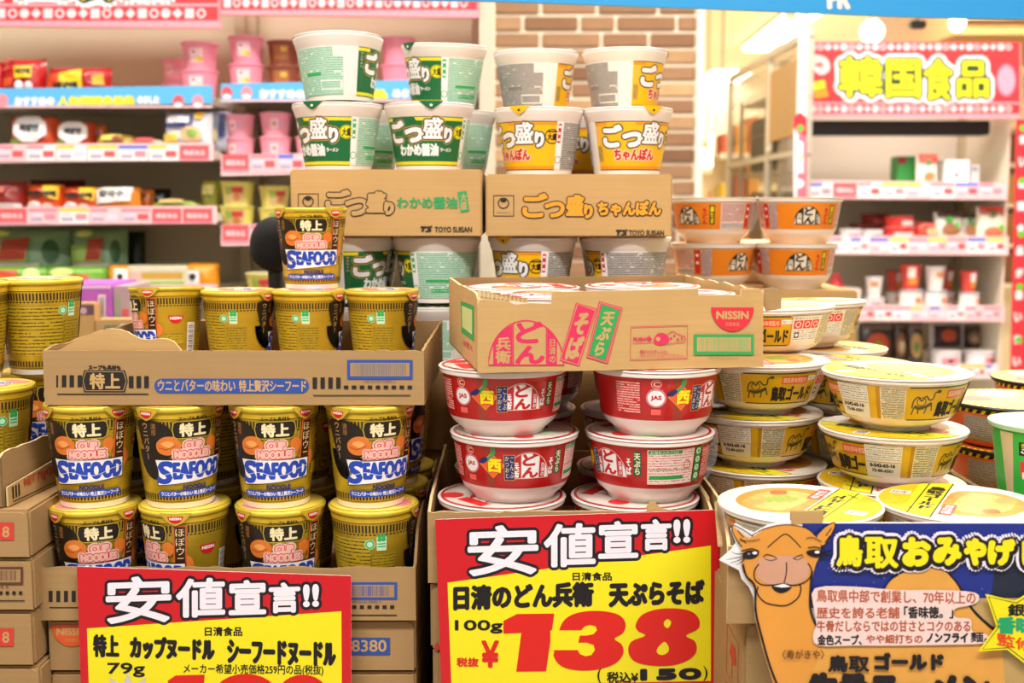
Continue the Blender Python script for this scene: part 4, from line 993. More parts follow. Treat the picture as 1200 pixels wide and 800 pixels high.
# cups on the printed cartons
for px, Y, z, rot, lab, tl in ((396, 1.668, zP1, -34, 'green cup on the raised carton, lower left, white brush lettering facing out', 0), (503, 1.668, zP1, -3, 'green cup on the raised carton, lower right, white brush lettering facing out', 0)):
    green_cup(lab, (XW(px, Y, z + .06), Y, z), ra(rot), GG, KS)
green_cup('green cup topmost left, pale green fine print outward, leaning right', (XW(397.5, 1.68, zP1 + .15), 1.68, zP1 + Hg + .002), ra(112), GG, KS, tilt=(0, ra(3)))
green_cup('green cup topmost right, yellow badge at its left side', (XW(519.5, 1.765, zP1 + .15), 1.765, zP1 + Hg + .002), ra(-62), GG, KS, tilt=(0, ra(3)))
green_cup('green cup behind the lower right green one, only its right side showing', (XW(533, 1.80, zP1 + .06), 1.80, zP1), ra(-60), GG, KS)
green_cup('green cup in the back row on the raised carton, behind the left green stack', (XW(425, 1.80, zP1 + .06), 1.80, zP1), ra(-60), GG, KS)
for px, Y, z, rot, lab in ((631.5, 1.668, zP1b, -36, 'yellow cup on the raised carton, lower left, black badge showing'), (735, 1.668, zP1b, 19, 'yellow cup on the raised carton, lower right, red lettering facing out')):
    gold_cup(lab, (XW(px, Y, z + .06), Y, z), ra(rot), YY, KS)
gold_cup('yellow cup topmost left, mostly grey fine print showing', (XW(628, 1.785, zP1b + .15), 1.785, zP1b + Hg + .0005), ra(108), YY, KS)
gold_cup('yellow cup topmost right, yellow panel beside grey fine print', (XW(732, 1.765, zP1b + .15), 1.765, zP1b + Hg + .0005), ra(82), YY, KS)
gold_cup('yellow cup in the back row, seen in the gap between the lower yellow cups', (XW(700, 1.80, zP1b + .06), 1.80, zP1b), ra(-60), YY, KS)
gold_cup('yellow cup in the back row, behind the left yellow stack', (XW(631, 1.80, zP1b + .06), 1.81, zP1b), ra(60), YY, KS)
# orange bowls
Yo = 1.945; zO = zE
carton('brown carton under the orange bowls, its front showing right of the torn flap', XW(800, 1.86, zE), XW(1006, 1.86, zE), 1.862, 2.2, zE - .11, zE, KR2)
carton('hidden brown carton behind the yellow cups, level with the orange bowls', .16, XW(797, 1.86, zE), 1.862, 2.2, zE - .11, zE, KR2)
for px, z, rot, lab in ((836, zO, 33, 'orange bowl lower left of the pairs, black crest at its side'), (836, zO + .0726, -50, 'orange bowl upper left of the pairs, pale fine print showing'),
                        (930, zO, -5, 'orange bowl lower right of the pairs, black crest facing out'), (936, zO + .0726, 0, 'orange bowl upper right of the pairs, crest above a fine print panel')):
    orange_bowl(lab, (XW(px, Yo, z + .05), Yo, z), ra(rot), 'orange udon bowls in two stacks')
orange_bowl('orange bowl behind the two stacks, seen in the gap between them', (XW(884, 2.08, zO + .05), 2.08, zO), ra(90), 'orange udon bowls in two stacks')

# ---- plinths that carry the cartons (out of sight below the frame)
PW = C('#9a7a50', .7)
o = thing('display_plinth', 'low wooden plinth under the carton stacks', 'plinth', (0, 1.4, 0))
part('top_board', boxmesh('top_board', -.9, .9, 1.02, 2.25, .86, .893, PW, .004), o, world=True)
part('apron', boxmesh('apron', -.88, .88, 1.06, 2.2, .0, .86, C('#7a6040', .7), .004), o, world=True)
zb = .893
def fill(label, x0, x1, y0, y1, z1):
    if z1 - zb > .004: carton(label, x0, x1, y0, y1, zb, z1 - .0006, KR)
fill('carton base of the gold cup stack, below the photo', xA0 + .006, xA1 - .001, YA + .01, YA + .37, zA0 - .117)
fill('carton base of the far left stack, below the photo', xl0, xl1, YL + .01, YL + .4, zs[4])
fill('carton base of the red bowl stack, below the photo', xB0 + .004, xB1, YB_ + .005, YB_ + .31, zB0 - .14)
fill('carton base at the far right, below the photo', .503, .86, 1.10, 1.80, zF - .13)
fill('hidden carton base under the tall cups', -.33, .183, 1.61, 1.85, zE - .2)
fill('hidden carton base under the orange bowls', .16, .60, 1.862, 2.2, zE - .11)

# ------------------------------------------------------------------ price signs
SRED = C('#c8101e', .28, .03, coat=.3); SYEL = C('#eee216', .28, .03, coat=.3); SW = C('#efe6f2', .3, .03); SB = C('#17101a', .4); SRD = C('#d6201a', .3, .03)
def sign(label, quad, pl, build, cat='price sign', name='price_sign', t=.0012):
    c = pl(*[sum(q[i] for q in quad) / len(quad) for i in (0, 1)])
    o = thing(name, label, cat, c)
    part('card', prism('card', quad, t, PAPERW, lambda x, y, z: pl(x, y, z)), o, world=True)
    a = Art(); a.z = .0001; build(a); part('printing', a.mesh('printing', pl), o, world=True)
    return o
def yasune(a, boxes):
    for m, rr in ((SB, 3.6), (SW, 0)):
        for t, x, y, w, h in boxes:
            b = 1.5 if t != '!!' else 1.7
            if rr: a.text(t, x - rr, y - rr, w + 2 * rr, h + 2 * rr, m, bold=b + rr, slope=-.03, n=14)
            else: a.text(t, x, y, w, h, m, bold=b, slope=-.03)
q1 = [(90, 663.5), (250, 669), (411.5, 674.5), (411.5, 862), (97, 862)]
def s1(a):
    a.poly(q1, SRED); a.poly([(102, 736), (400, 716), (401, 862), (106, 862)], SYEL)
    yasune(a, [('安', 124, 675, 77, 55), ('値', 206, 677, 58, 46), ('宣', 268, 679, 44, 41), ('言', 315, 682, 37, 36), ('!!', 355, 684, 19, 27)])
    a.text('日清食品', 240, 734, 44, 11, SB, bold=.3)
    a.text('特上', 109, 743, 31, 27, SB, bold=1.3, slope=.03); a.text('カップヌードル', 152, 746, 100, 27, SB, bold=1.6, slope=.03); a.text('シーフードヌードル', 266, 750, 128, 29, SB, bold=1.6, slope=.03)
    a.text('79g', 126, 776, 44, 17, SB, bold=.5); a.text('メーカー希望小売価格259円の品(税抜)', 215, 778, 164, 13, SB, bold=.15, slope=.01)
    st = []
    for k in range(24):
        an = 2 * math.pi * k / 24; r = (38, 24)[k % 2]; st.append((150 + r * math.sin(an) * 1.1, 826 - r * math.cos(an)))
    a.poly(st, C('#c9c6c0', .35)); a.poly([(197, 797), (206, 791), (240, 790), (234, 861), (200, 861)], SRD); a.disc(288, 815, 38, SRD, 26); a.disc(288, 840, 36, SRD, 26); a.disc(285, 816, 9, SYEL, 8); a.disc(355, 815, 30, SRD, 25); a.disc(355, 840, 30, SRD, 24); a.disc(356, 815, 7, SYEL, 7)
sign('red and yellow price sign for seafood noodle cups, hung on the left carton', q1, PL((0, YA - .008, 1.1), (0, -1, .03)), s1)
q2 = [(510, 608.5), (842.5, 597), (843, 862), (519, 862)]
def s2(a):
    a.poly(q2, SRED); a.poly([(524.5, 682.5), (833, 639), (833, 797.5), (529, 803)], SYEL)
    yasune(a, [('安', 548, 615, 83, 59), ('値', 637, 613, 61, 51), ('宣', 701, 610, 47, 44), ('言', 751, 608, 36, 37), ('!!', 789, 608, 20, 28)])
    a.text('日清食品', 671, 670, 46, 10, SB, bold=.3)
    a.text('日清のどん兵衛', 531, 683, 165, 30, SB, bold=1.7, slope=-.03); a.text('天ぷらそば', 713, 680, 113, 30, SB, bold=1.8, slope=-.03)
    a.text('100g', 533, 726, 56, 16, SB, bold=.6)
    a.text('税抜', 535, 770, 26, 11, SRD, bold=.5); a.text('¥', 564, 750, 21, 32, SRD, bold=1.2)
    a.poly([(590, 727), (606, 719), (649.5, 718.5), (640, 786), (605, 786.5), (611, 741), (590, 742)], SRD)
    Z = lambda q: [(600 + x / 4, 600 + y / 4) for x, y in q]
    a.blob(Z([(225, 540), (262, 490), (330, 466), (420, 462), (500, 480), (532, 520), (520, 565), (480, 592), (515, 620), (520, 665), (480, 710), (400, 736), (310, 740), (235, 722), (198, 680), (200, 640)]), SRD)
    a.poly(Z([(180, 553), (325, 553), (340, 535), (365, 528), (392, 534), (398, 552), (382, 570), (350, 577), (318, 577), (310, 611), (350, 611), (382, 622), (388, 645), (372, 668), (345, 674), (318, 664), (308, 645), (180, 645)]), SYEL)
    a.blob(Z([(580, 525), (610, 480), (680, 454), (770, 450), (840, 464), (876, 500), (872, 545), (815, 577), (858, 605), (862, 655), (820, 695), (740, 718), (640, 716), (570, 695), (545, 650), (560, 605), (625, 577), (590, 555)]), SRD)
    a.blob(Z([(712, 515), (728, 500), (745, 512), (740, 532), (728, 542), (714, 532)]), SYEL); a.blob(Z([(678, 645), (695, 620), (716, 607), (734, 630), (730, 655), (705, 668), (684, 662)]), SYEL)
    a.text('(', 700, 782, 5, 19, SB); a.text('税込¥', 711, 786.5, 37, 13, SB, bold=.4); a.text('150', 750, 782.5, 72, 14, SB, bold=1.5, n=12, slope=-.02); a.text(')', 824, 780, 5, 17, SB)
sign('red and yellow price sign reading 138, hung on the middle carton', q2, PL((0, YB_ - .008, 1.1), (0, -1, .03)), s2)

# ------------------------------------------------------------------ the camel poster
OR1 = C('#de963c', .3, .18, coat=.3, scale=9); OR2 = C('#dfa048', .3, .12, coat=.3); TAN = C('#bb9a62', .35, .15); SKY = C('#1c2c86', .3, .35, coat=.3, scale=8); SKYD = C('#20283c', .35, .2); MUZ = C('#cf9a80', .3, .12, coat=.3); PINKW = C('#e9d0cc', .35, .05); BR = C('#b3502a', .4)
qp = [(862, 613), (872, 619), (884, 624), (900, 615), (925, 610), (950, 614), (965, 612), (1290, 612), (1290, 870), (938, 870), (915, 822), (905, 797), (893, 757), (885, 725), (883, 700), (878, 688), (869, 678), (866, 668), (843, 656), (858, 643), (862, 636), (856, 620)]
def s3(a):
    a.poly([(940, 613), (1290, 613), (1290, 712), (1100, 712), (944, 712)], SKY); a.poly([(1168, 640), (1290, 640), (1290, 712), (1160, 712)], SKYD)
    Rr = random.Random(3)
    for k in range(60): a.disc(Rr.uniform(965, 1165), Rr.uniform(616, 702), Rr.uniform(.3, .8), C('#7a90e0', .4), n=5)
    a.poly([(1100, 700), (1290, 700), (1290, 870), (1100, 870)], TAN)
    hump = smooth([(1012, 712), (1030, 697), (1042, 680), (1062, 669), (1088, 665), (1110, 671), (1124, 688), (1138, 712), (1156, 730), (1170, 745), (1176, 790), (1178, 870)], 5)
    a.poly(hump + [(1000, 870), (1000, 712)], OR2); a.curve([(1108, 668), (1122, 684), (1138, 712), (1158, 732), (1168, 738)], [2 + .12 * i for i in range(21)], SB)
    a.curve([(1012, 712), (1030, 697), (1042, 680), (1052, 673)], 1.4, SB)
    a.poly(smooth([(940, 700), (960, 740), (985, 700), (1010, 706), (1040, 720)], 5) + [(1090, 720), (1100, 870), (938, 870), (915, 822), (906, 798), (895, 757), (888, 725), (886, 700)], OR2)
    # head and neck
    head = [(885, 626), (898, 618), (920, 614), (940, 617), (953, 625), (961, 636), (960, 650), (955, 662), (951, 680), (949, 700), (950, 716), (955, 730), (966, 742), (950, 790), (915, 822), (905, 797), (893, 757), (885, 725), (884, 700), (884, 690), (874, 676), (869, 664), (870, 648), (868, 640), (875, 632)]
    a.blob(head, OR1)
    a.blob([(874, 628), (864, 620), (859, 616), (858, 622), (863, 632), (872, 640), (882, 634)], OR1); a.curve([(882, 628), (870, 620), (859, 615), (858, 622), (863, 632), (869, 640)], 1.3, SB); a.line([(864, 621), (871, 629), (867, 630), (874, 636)], 1.2, SB)
    a.blob([(956, 630), (966, 618), (976, 611), (978, 616), (974, 626), (964, 638)], OR1); a.curve([(953, 626), (964, 618), (976, 611.5), (978, 616), (973, 627), (966, 638)], 1.4, SB); a.line([(974, 618), (967, 627), (972, 627), (966, 635)], 1.2, SB)
    a.curve([(880, 627), (895, 619), (920, 614), (944, 618), (957, 629)], 1.1, SB)
    a.blob([(888, 656), (900, 652), (920, 650), (938, 652), (947, 660), (946, 674), (936, 682), (918, 685), (898, 683), (887, 674)], MUZ)
    a.curve([(899, 641), (909, 632), (920, 625), (930, 632), (938, 641)], 1.3, SB)
    a.curve([(894, 652), (898, 649), (906, 651), (910, 654)], 1.2, SB); a.curve([(896, 654), (903, 656), (910, 654)], .9, SB); a.curve([(929, 654), (934, 651), (940, 649)], 1.2, SB); a.curve([(930, 654), (935, 655), (941, 651)], .8, SB)
    a.curve([(921, 658), (921, 670), (918, 683)], 1.4, SB)
    a.curve([(889, 660), (884, 667), (884, 677), (892, 684), (906, 684.5), (918, 683), (930, 685), (943, 681), (950, 673), (950, 665), (946, 659)], 1.5, SB)
    a.blob([(904, 686), (912, 684.5), (920, 683), (927, 687), (922, 692), (914, 694), (907, 691)], SB); a.poly([(906, 686), (918, 683), (926, 686.5), (916, 687.5)], PAPERW)
    a.curve([(888, 686), (887, 694), (895, 704), (908, 708), (922, 708), (934, 700), (938, 690), (937, 684)], 1.5, SB)
    # eyes and lashes
    a.curve([(868, 645), (880, 642), (889, 645)], 1.2, SB); a.blob([(870, 648), (877, 644), (887, 645), (889, 648), (884, 653), (874, 654)], SB); a.disc(884, 647, 2.8, PAPERW, 1.7); a.disc(877, 648, 1.6, C('#8a8aa0', .4), 1.2)
    for q in (((872, 650), (862, 653), (850, 655)), ((872, 652), (864, 656), (855, 659)), ((873, 653), (868, 658), (862, 661)), ((871, 648), (862, 648), (856, 645))): a.curve(q, [1.4, 1.3, 1.2, 1.1, 1, .9, .8, .7, .6, .5, .3], SB)
    a.curve([(946, 641), (955, 640), (966, 643)], 1.2, SB); a.blob([(944, 646), (952, 643), (962, 644), (968, 648), (960, 652), (950, 651)], SB); a.disc(957, 646, 3, PAPERW, 1.6)
    for q in (((966, 646), (974, 645), (981, 645)), ((964, 650), (974, 650), (984, 650))): a.curve(q, [2.6, 2.4, 2.2, 2, 1.8, 1.6, 1.4, 1.1, .9, .6, .3], SB)
    a.curve([(866, 632), (878, 633), (890, 631)], .9, SB); a.curve([(944, 630), (952, 629), (962, 634)], .9, SB)
    a.curve([(870, 660), (874, 674), (884, 686), (885, 715), (892, 745), (902, 780), (916, 815)], [2.6] * 31, SB); a.curve([(951, 668), (949, 690), (949, 712), (955, 730), (964, 742)], 2.4, SB)
    # title
    T = [('鳥', 979, 626, 31, 37, 3), ('取', 1012, 628, 40, 37, 3), ('お', 1056, 628, 34, 35, 3), ('み', 1092, 628, 34, 34, 3), ('や', 1128, 629, 27, 33, 3), ('げ', 1156, 630, 33, 32, 3), ('し', 1196, 632, 22, 32, 3)]
    for t, x, y, w, h, b in T: a.text(t, x - 7, y - 7, w + 14, h + 14, SW, bold=9.2, n=16)
    for t, x, y, w, h, b in T: a.text(t, x - 3.5, y - 3.5, w + 9, h + 9, SB, bold=6.2, n=14)
    for t, x, y, w, h, b in T: a.text(t, x, y, w, h, SYEL, bold=1.6 if t in '鳥取' else 2.6, n=10)
    # paragraph on its pale patch
    a.poly(smooth([(954, 688), (1000, 686), (1050, 690), (1100, 690), (1141, 693), (1145, 703), (1135, 708), (1118, 712), (1118, 722), (1136, 724), (1138, 738), (1155, 742), (1155, 752), (1110, 754), (1050, 755), (1000, 755), (958, 755), (952, 742), (956, 730), (953, 712)], 3, True), PINKW)
    a.text('鳥取県中部で創業し、70年以上の', 956, 690.5, 186, 15, BR, bold=.35, slope=.015); a.text('歴史を誇る老舗', 956, 710, 97, 13.5, BR, bold=.35); a.text('「香味徳。」', 1058, 709, 58, 14.5, SB, bold=.5)
    a.text('牛骨だしならではの甘さとコクのある', 956, 725.5, 180, 13.5, BR, bold=.35); a.text('金色スープ、', 957, 742, 52, 12.5, SB, bold=.5); a.text('やや細打ちの', 1014, 742, 66, 10.5, BR, bold=.35); a.text('ノンフライ', 1084, 740, 49, 11.5, SB, bold=.7); a.text('麺。', 1136, 739, 21, 12, SB, bold=.3)
    a.text('〈寿がきや〉', 916, 760, 49, 11, C('#5a3a1c', .4), bold=.15)
    a.text('鳥取', 969, 766, 49, 20, SB, bold=.9); a.text('ゴールド', 1023, 763, 82, 21, SB, bold=1.6)
    a.text('牛骨ラーメン', 944, 786, 216, 40, SB, bold=3.2, n=12); a.text('新登場', 1000, 836, 120, 24, SB, bold=1) if False else None
sg = sign('cut-out poster of a smiling camel advertising ramen, on the right carton', qp, PL((0, YR - .006, 1.1), (0, -1, .02)), s3, 'poster', 'camel_poster')
def st_(a):
    pass
plp = PL((0, YR - .0115, 1.1), (0, -1, .02))
sp = [(1155, 696), (1190, 704), (1216, 688), (1224, 710), (1258, 708), (1242, 732), (1266, 756), (1234, 756), (1224, 788), (1203, 779), (1180, 761), (1147, 763), (1168, 734)]
bst = part('star_sticker', prism('star_sticker', sp, .0008, SYEL, lambda x, y, z: plp(x, y, z)), sg, 'yellow star sticker', world=True)
a = Art(); a.z = .0001; cx, cy = 1205, 732
a.line([(cx + (x - cx) * .93, cy + (y - cy) * .92) for x, y in sp], 1, SB, True)
a.text('銀座', 1181, 707, 40, 15, SB, bold=.6); a.text('香味徳', 1168, 722, 66, 21, C('#18a06a', .4), bold=1.2); a.text('監修', 1168, 745, 44, 15, C('#e04a1c', .4), bold=.5, slope=.2)
part('printing', a.mesh('printing', plp), bst, world=True)
# ------------------------------------------------------------------ the room
def grid_tiles(h='#cfc8bd', sz=.45):
    m, N, L, B = new_mat('floor_tile'); B.inputs['Roughness'].default_value = .25
    tc = N.new('ShaderNodeTexCoord'); br = N.new('ShaderNodeTexBrick'); br.offset = 0; br.inputs['Scale'].default_value = 1
    br.inputs['Brick Width'].default_value = sz; br.inputs['Row Height'].default_value = sz; br.inputs['Mortar Size'].default_value = .004
    c = lin(h); br.inputs['Color1'].default_value = c; br.inputs['Color2'].default_value = tuple(v * .93 for v in c[:3]) + (1,); br.inputs['Mortar'].default_value = tuple(v * .6 for v in c[:3]) + (1,)
    L.new(tc.outputs['Object'], br.inputs['Vector']); L.new(br.outputs[0], B.inputs['Base Color']); return m
CEIL = C('#f3e4c8', .8, .03, scale=3); WALLM = C('#efe3cf', .8, .03, scale=3)
struct('floor', boxmesh('floor', -7, 9, -3, 17, -.05, 0, grid_tiles()))
struct('ceiling', boxmesh('ceiling', -7, 9, -3, 17, 3.3, 3.4, CEIL))
struct('wall_back', boxmesh('wall_back', -7, 9, 17, 17.1, 0, 3.3, WALLM))
struct('wall_left', boxmesh('wall_left', -7.1, -7, -3, 17, 0, 3.3, WALLM))
struct('wall_right', boxmesh('wall_right', 9, 9.1, -3, 17, 0, 3.3, WALLM))

# brick pillar: every brick its own piece in pale mortar
YK2 = 5.5
bx0, bx1 = P(579, 200, YK2).x, P(814, 200, YK2).x
MORT = C('#eee2cc', .9, .08)
pil = struct('wall_brick', boxmesh('wall_brick', bx0, bx1, YK2 + .015, YK2 + .8, 0, 3.3, MORT), 'brick-clad pillar of brown and tan bricks with pale joints')
BM = [C(h, .85, .22, scale=14) for h in ('#9a7657', '#866347', '#ab8865', '#8f6b4f', '#b99870', '#7a5840')]
bmesh_cache = {}
def brick_mesh(L_, mi):
    k = (round(L_, 2), mi)
    if k not in bmesh_cache: bmesh_cache[k] = boxmesh('brick', -L_ / 2, L_ / 2, 0, .03, -.0295, .0295, BM[mi], .005)
    return bmesh_cache[k]
z = 1.0; row = 0; nb = 0
while z < 2.72:
    x = bx0 + .004; off = R_.uniform(.05, .2); first = True
    while x < bx1 - .03:
        L_ = R_.choice((.11, .15, .2, .24, .26)) if not first else (.12, .2)[row % 2]
        first = False
        if bx1 - x - L_ < .07: L_ = bx1 - x - .004
        L_ = round(L_, 2)
        if L_ > .03:
            b = bpy.data.objects.new('brick', brick_mesh(L_, R_.choice((0, 0, 1, 2, 3, 3, 4, 5)))); COL.objects.link(b); b.parent = pil
            b.location = (x + L_ / 2, YK2 + R_.uniform(-.004, .004), z); nb += 1
        x += L_ + .014
    z += .0735; row += 1
struct('trim_1', boxmesh('trim_1', bx1, bx1 + .03, YK2 - .02, YK2 + .8, 0, 3.3, C('#f2e9dc', .5)), 'white corner trim of the brick pillar')

# blue hanging banner across the top
YBn = 2.0
pb = PL((0, YBn, 2), (0, -1, 0))
o = thing('hanging_banner', 'bright sky blue sign board with white letters across the top of the photo', 'sign', pb(900, -40))
part('board', prism('board', [(425, -160), (425, -1), (570, 1), (815, 9.5), (1040, 18.5), (1100, 20.5), (1300, 23), (1300, -160)], .012, C('#2fa4ee', .4, .02), pb), o, world=True)
a = Art(); a.z = .0003; a.text('PR', 969, -14, 28, 25, PAPERW, bold=2); part('printing', a.mesh('printing', pb), o, world=True)
ends = [pb(x, -158) for x in (450, 1270)]
part('hanger', bars('hanger', [((e.x, YBn + .006, e.z), (e.x, YBn + .006, 3.3)) for e in ends], .002, C('#cccccc', .4)), o, world=True)

# ------------------------------------------------------------------ shelving
BEI = C('#cfc2a6', .6, .05, scale=5); BEID = C('#b9ab8e', .6, .05, scale=5); SHW = C('#e4dccb', .5, .04)
PR = C('#ee8f9e', .5, .1); PRL = C('#f7c9cf', .5, .08); RD = C('#df5a60', .5, .08); TW = C('#f4eff0', .5); TP = C('#e9d4ea', .5); TY = C('#f0cf4a', .5); TB = C('#5a7ad8', .5)
MT = micro('#8a6a80', '#f4eef2', 6, 4, .5, .5)
def tags(parent, x0, x1, y0, y1, pl, n, seed, blue=False):
    R = random.Random(seed); w = (x1 - x0) / n
    for k in range(n):
        a = Art(); a.z = .0015; X = x0 + k * w; ww = w * .94; kind = R.random(); h = y1 - y0
        yy0 = y0 + h * .08; yy1 = y1 - h * .08
        a.rect(X, yy0, ww, yy1 - yy0, (RD, TW, PRL, TW)[int(kind * 4)])
        if kind < .25: a.text('韓国食品', X + ww * .12, yy0 + h * .25, ww * .75, h * .3, PRL, bold=.2); a.rect(X, yy1 - h * .12, ww, h * .12, PR)
        else:
            a.rect(X, yy0, ww * R.choice((1, .6)), h * .2, R.choice((PR, PR, TY, TB))); a.rect(X + ww * .08, yy0 + h * .28, ww * .42, h * .14, TP); a.rect(X + ww * .56, yy0 + h * .3, ww * .38, h * .34, R.choice((PR, RD, TP)))
            a.rect(X + ww * .08, yy0 + h * .5, ww * .4, h * .2, C('#b8a8c0', .5))
        part('price_tag', a.mesh('price_tag', pl), parent, world=True)
def shelf_unit(label, Y, x0, x1, depth, rails, xs=None, zt=2.5, side='both', name='shelf_unit', bk=BEI, hdr=True):
    """rails: (px0, px1, y0l, y1l, y0r, y1r, ntags, blue)"""
    X0, X1 = P(x0, 200, Y).x, P(x1, 200, Y).x
    o = thing(name, label, 'shelf unit', ((X0 + X1) / 2, Y + depth / 2, 0))
    part('back_panel', boxmesh('back_panel', X0, X1, Y + depth, Y + depth + .02, 0, zt, bk), o, world=True)
    part('base', boxmesh('base', X0, X1, Y, Y + depth, 0, .14, BEID), o, world=True)
    for xx in (X0, X1):
        s_ = 1 if xx == X0 else -1
        part('upright', boxmesh('upright', min(xx, xx + s_ * .03), max(xx, xx + s_ * .03), Y + depth - .05, Y + depth - .0005, 0, zt, BEID), o, world=True)
    if side in ('right', 'both'): part('side_panel', boxmesh('side_panel', X1 - .008, X1, Y + .03, Y + depth, 0, zt, SHW), o, world=True)
    if side in ('left', 'both'): part('side_panel', boxmesh('side_panel', X0, X0 + .008, Y + .03, Y + depth, 0, zt, SHW), o, world=True)
    pl = front(Y); zsh = []
    for i, (a0, a1, yl0, yl1, yr0, yr1, n, blue) in enumerate(rails):
        q = [(a0, yl0), (a1, yr0), (a1, yr1), (a0, yl1)]
        z0 = P(a0, yl0, Y).z; z1 = P(a0, yl1, Y).z
        zb_ = z0 - (z0 - z1) * .25
        s = part('shelf', boxmesh('shelf', pl(a0 + 1, 200).x, pl(a1 - 1, 200).x, Y + .006, Y + depth, zb_ - .025, zb_, SHW, .002), o, world=True)
        rr = part('price_rail', prism('price_rail', q, .006, C('#5db4ea', .4, .05) if blue else PRL, pl), s, world=True)
        if blue:
            a = Art(); a.z = .0008; a.rect(a0, yl0 + (yl1 - yl0) * .86, a1 - a0, (yl1 - yl0) * .1, PRL)
            if blue == 1:
                a.text('おすすめの', 17, yl0 + 7, 47, 11, PAPERW, bold=1.0, n=6, slope=-.01); a.text('人気韓国食品集', 67, yl0 + 6, 92, 11.5, C('#f3e63a', .4), bold=1.2, n=6, slope=-.01); a.text('めました', 161, yl0 + 6, 26, 10, PAPERW, bold=.8, n=6)
                for k, cx in enumerate((209, 232)): a.disc(cx, yl0 + 13, 6.5, (RD, PR)[k], 8); a.disc(cx, yl0 + 17, 5, PAPERW, 3); 
                a.disc(2, yl0 + 12, 8, PR)
            else:
                a.text('おすすめの人', 304, yl0 + 6, 64, 12, PAPERW, bold=1.0, n=6); a.text('韓国食品', 370, yl0 + 6, 84, 12, C('#f3e63a', .4), bold=1.2, n=6); a.text('めました', 460, yl0 + 6, 40, 11, PAPERW, bold=.8, n=6)
                for k, cx in enumerate((266, 289)): a.disc(cx, yl0 + 11, 6.5, (RD, PR)[k], 8); a.disc(cx, yl0 + 15, 5, PAPERW, 3)
            part('rail_printing', a.mesh('rail_printing', pl), s, world=True)
        else: tags(s, a0 + 2, a1 - 3, max(yl0, yr0) if abs(yl0 - yr0) < 3 else (yl0 + yr0) / 2, min(yl1, yr1) if abs(yl0 - yr0) < 3 else (yl1 + yr1) / 2, pl, n, i * 7 + int(Y * 10) + int(x0))
        zsh.append(zb_)
    return o, zsh
# header boards, drawn once in the right board's pixels and fitted to each place
HR = C('#e8363c', .4, .06); HP = C('#f39aa6', .4, .06); HL = C('#f7cfd4', .4)
def header(label, pl, M, words=True, x0=945, x1=1196, tilt=0.):
    f = lambda x, y, z=0.: pl(*M(x, y), z)
    c = f((x0 + x1) / 2, 92)
    o = thing('header_sign', label, 'sign', c)
    part('board', prism('board', [(x0, 48), (x1, 50), (x1, 139), (x0, 136.5)], .02, HP, f), o, world=True)
    a = Art(); a.z = .0006; a.rect(x0 + 1, 60.5, x1 - x0 - 2, 59, HR); 
    for yb in (49.5, 122): a.rect(x0 + 1, yb, x1 - x0 - 2, 11, HR)
    k = 0; x = x0 + 7
    while x < x1 - 6:
        for yb in (55, 127.5):
            m = k % 4
            if m == 0: a.rect(x - 3.4, yb - 3.8, 7, 7.6, HL)
            elif m == 1: a.ring(x, yb, 3.8, 1.6, HL, 10)
            elif m == 2: a.disc(x, yb, 3.8, HL, n=10)
            else: a.poly([(x - 4, yb), (x, yb - 4), (x + 4, yb), (x, yb + 4)], HL)
        x += 9.2; k += 1
    if words:
        L = [('韓', 981, 64, 55, 52), ('国', 1036, 67, 45, 50), ('食', 1080, 66, 39, 54), ('品', 1119, 69, 42, 48)]
        for t, x, y, w, h in L: a.text(t, x - 4, y - 4, w + 8, h + 8, PAPERW, bold=9.5, n=14)
        for t, x, y, w, h in L: a.text(t, x - .5, y - .5, w + 1, h + 1, C('#24432c', .4), bold=4.6, n=12)
        for t, x, y, w, h in L: a.text(t, x + 2.5, y + 2.5, w - 5, h - 5, C('#f6ea22', .4), bold=.9, n=8)
        a.blob([(950, 68), (958, 64), (970, 70), (972, 82), (962, 88), (952, 80)], C('#cfc4c4', .4, .3)); a.disc(960, 76, 5, RD, 3)
        a.poly([(949, 96), (967, 92), (972, 114), (954, 118)], C('#2a2a34', .4)); a.poly([(950, 97), (966, 93.5), (968, 103), (952, 106)], C('#f0d02a', .4)); a.poly([(953, 106), (969, 104), (971, 113), (955, 116)], C('#e8902a', .4))
        a.disc(1179, 94, 12, C('#d9617a', .4), 20); a.disc(1179, 94, 10, C('#f19ab0', .4), 17)
    part('printing', a.mesh('printing', f), o, world=True)
    return o
YS = 3.3; SD = .42
u1, z1s = shelf_unit('left beige shelf unit with blue and pink price rails, packed with noodle packs', YS, -150, 256, SD,
    [(-150, 249, 106, 127, 100, 121, 0, 1), (-150, 250, 170, 192, 167, 188, 11, 0), (-150, 254, 244, 265, 241, 262, 11, 0), (-150, 254, 336, 356, 333, 353, 6, 0)], side='left', zt=2.25)
u2, z2s = shelf_unit('middle beige shelf unit behind the green cups, packed with pink cups', YS + .02, 258, 561, SD,
    [(259, 556, 98, 120, 92, 114, 0, 2), (259, 556, 181, 206, 177, 200, 9, 0), (259, 556, 263, 288, 260, 284, 9, 0), (259, 556, 345, 366, 343, 364, 6, 0)], side='none', zt=2.25)
part('post', boxmesh('post', P(562, 200, YS).x, P(578, 200, YS).x, YS - .01, YS + SD + .02, 0, 2.45, C('#cabfa8', .5)), u2, world=True)
part('post', boxmesh('post', P(550, 200, YS).x, P(557, 200, YS).x, YS + .3, YS + .33, 0, 2.3, C('#ddd6c4', .5)), u2, world=True)
header('red header board above the left shelf, yellow outlined lettering cut off by the frame', front(YS - .02), lambda x, y: ((x - 945) * 1.502 - 120, (y - 137) * 1.5 + 30))
header('plain red and pink header board above the middle shelf', front(YS - .02), lambda x, y: ((x - 945) * 1.205 + 258, (y - 137) * 1.5 + 17.5), words=False)
for px, py in ((108, 24), (88, 13)): pass

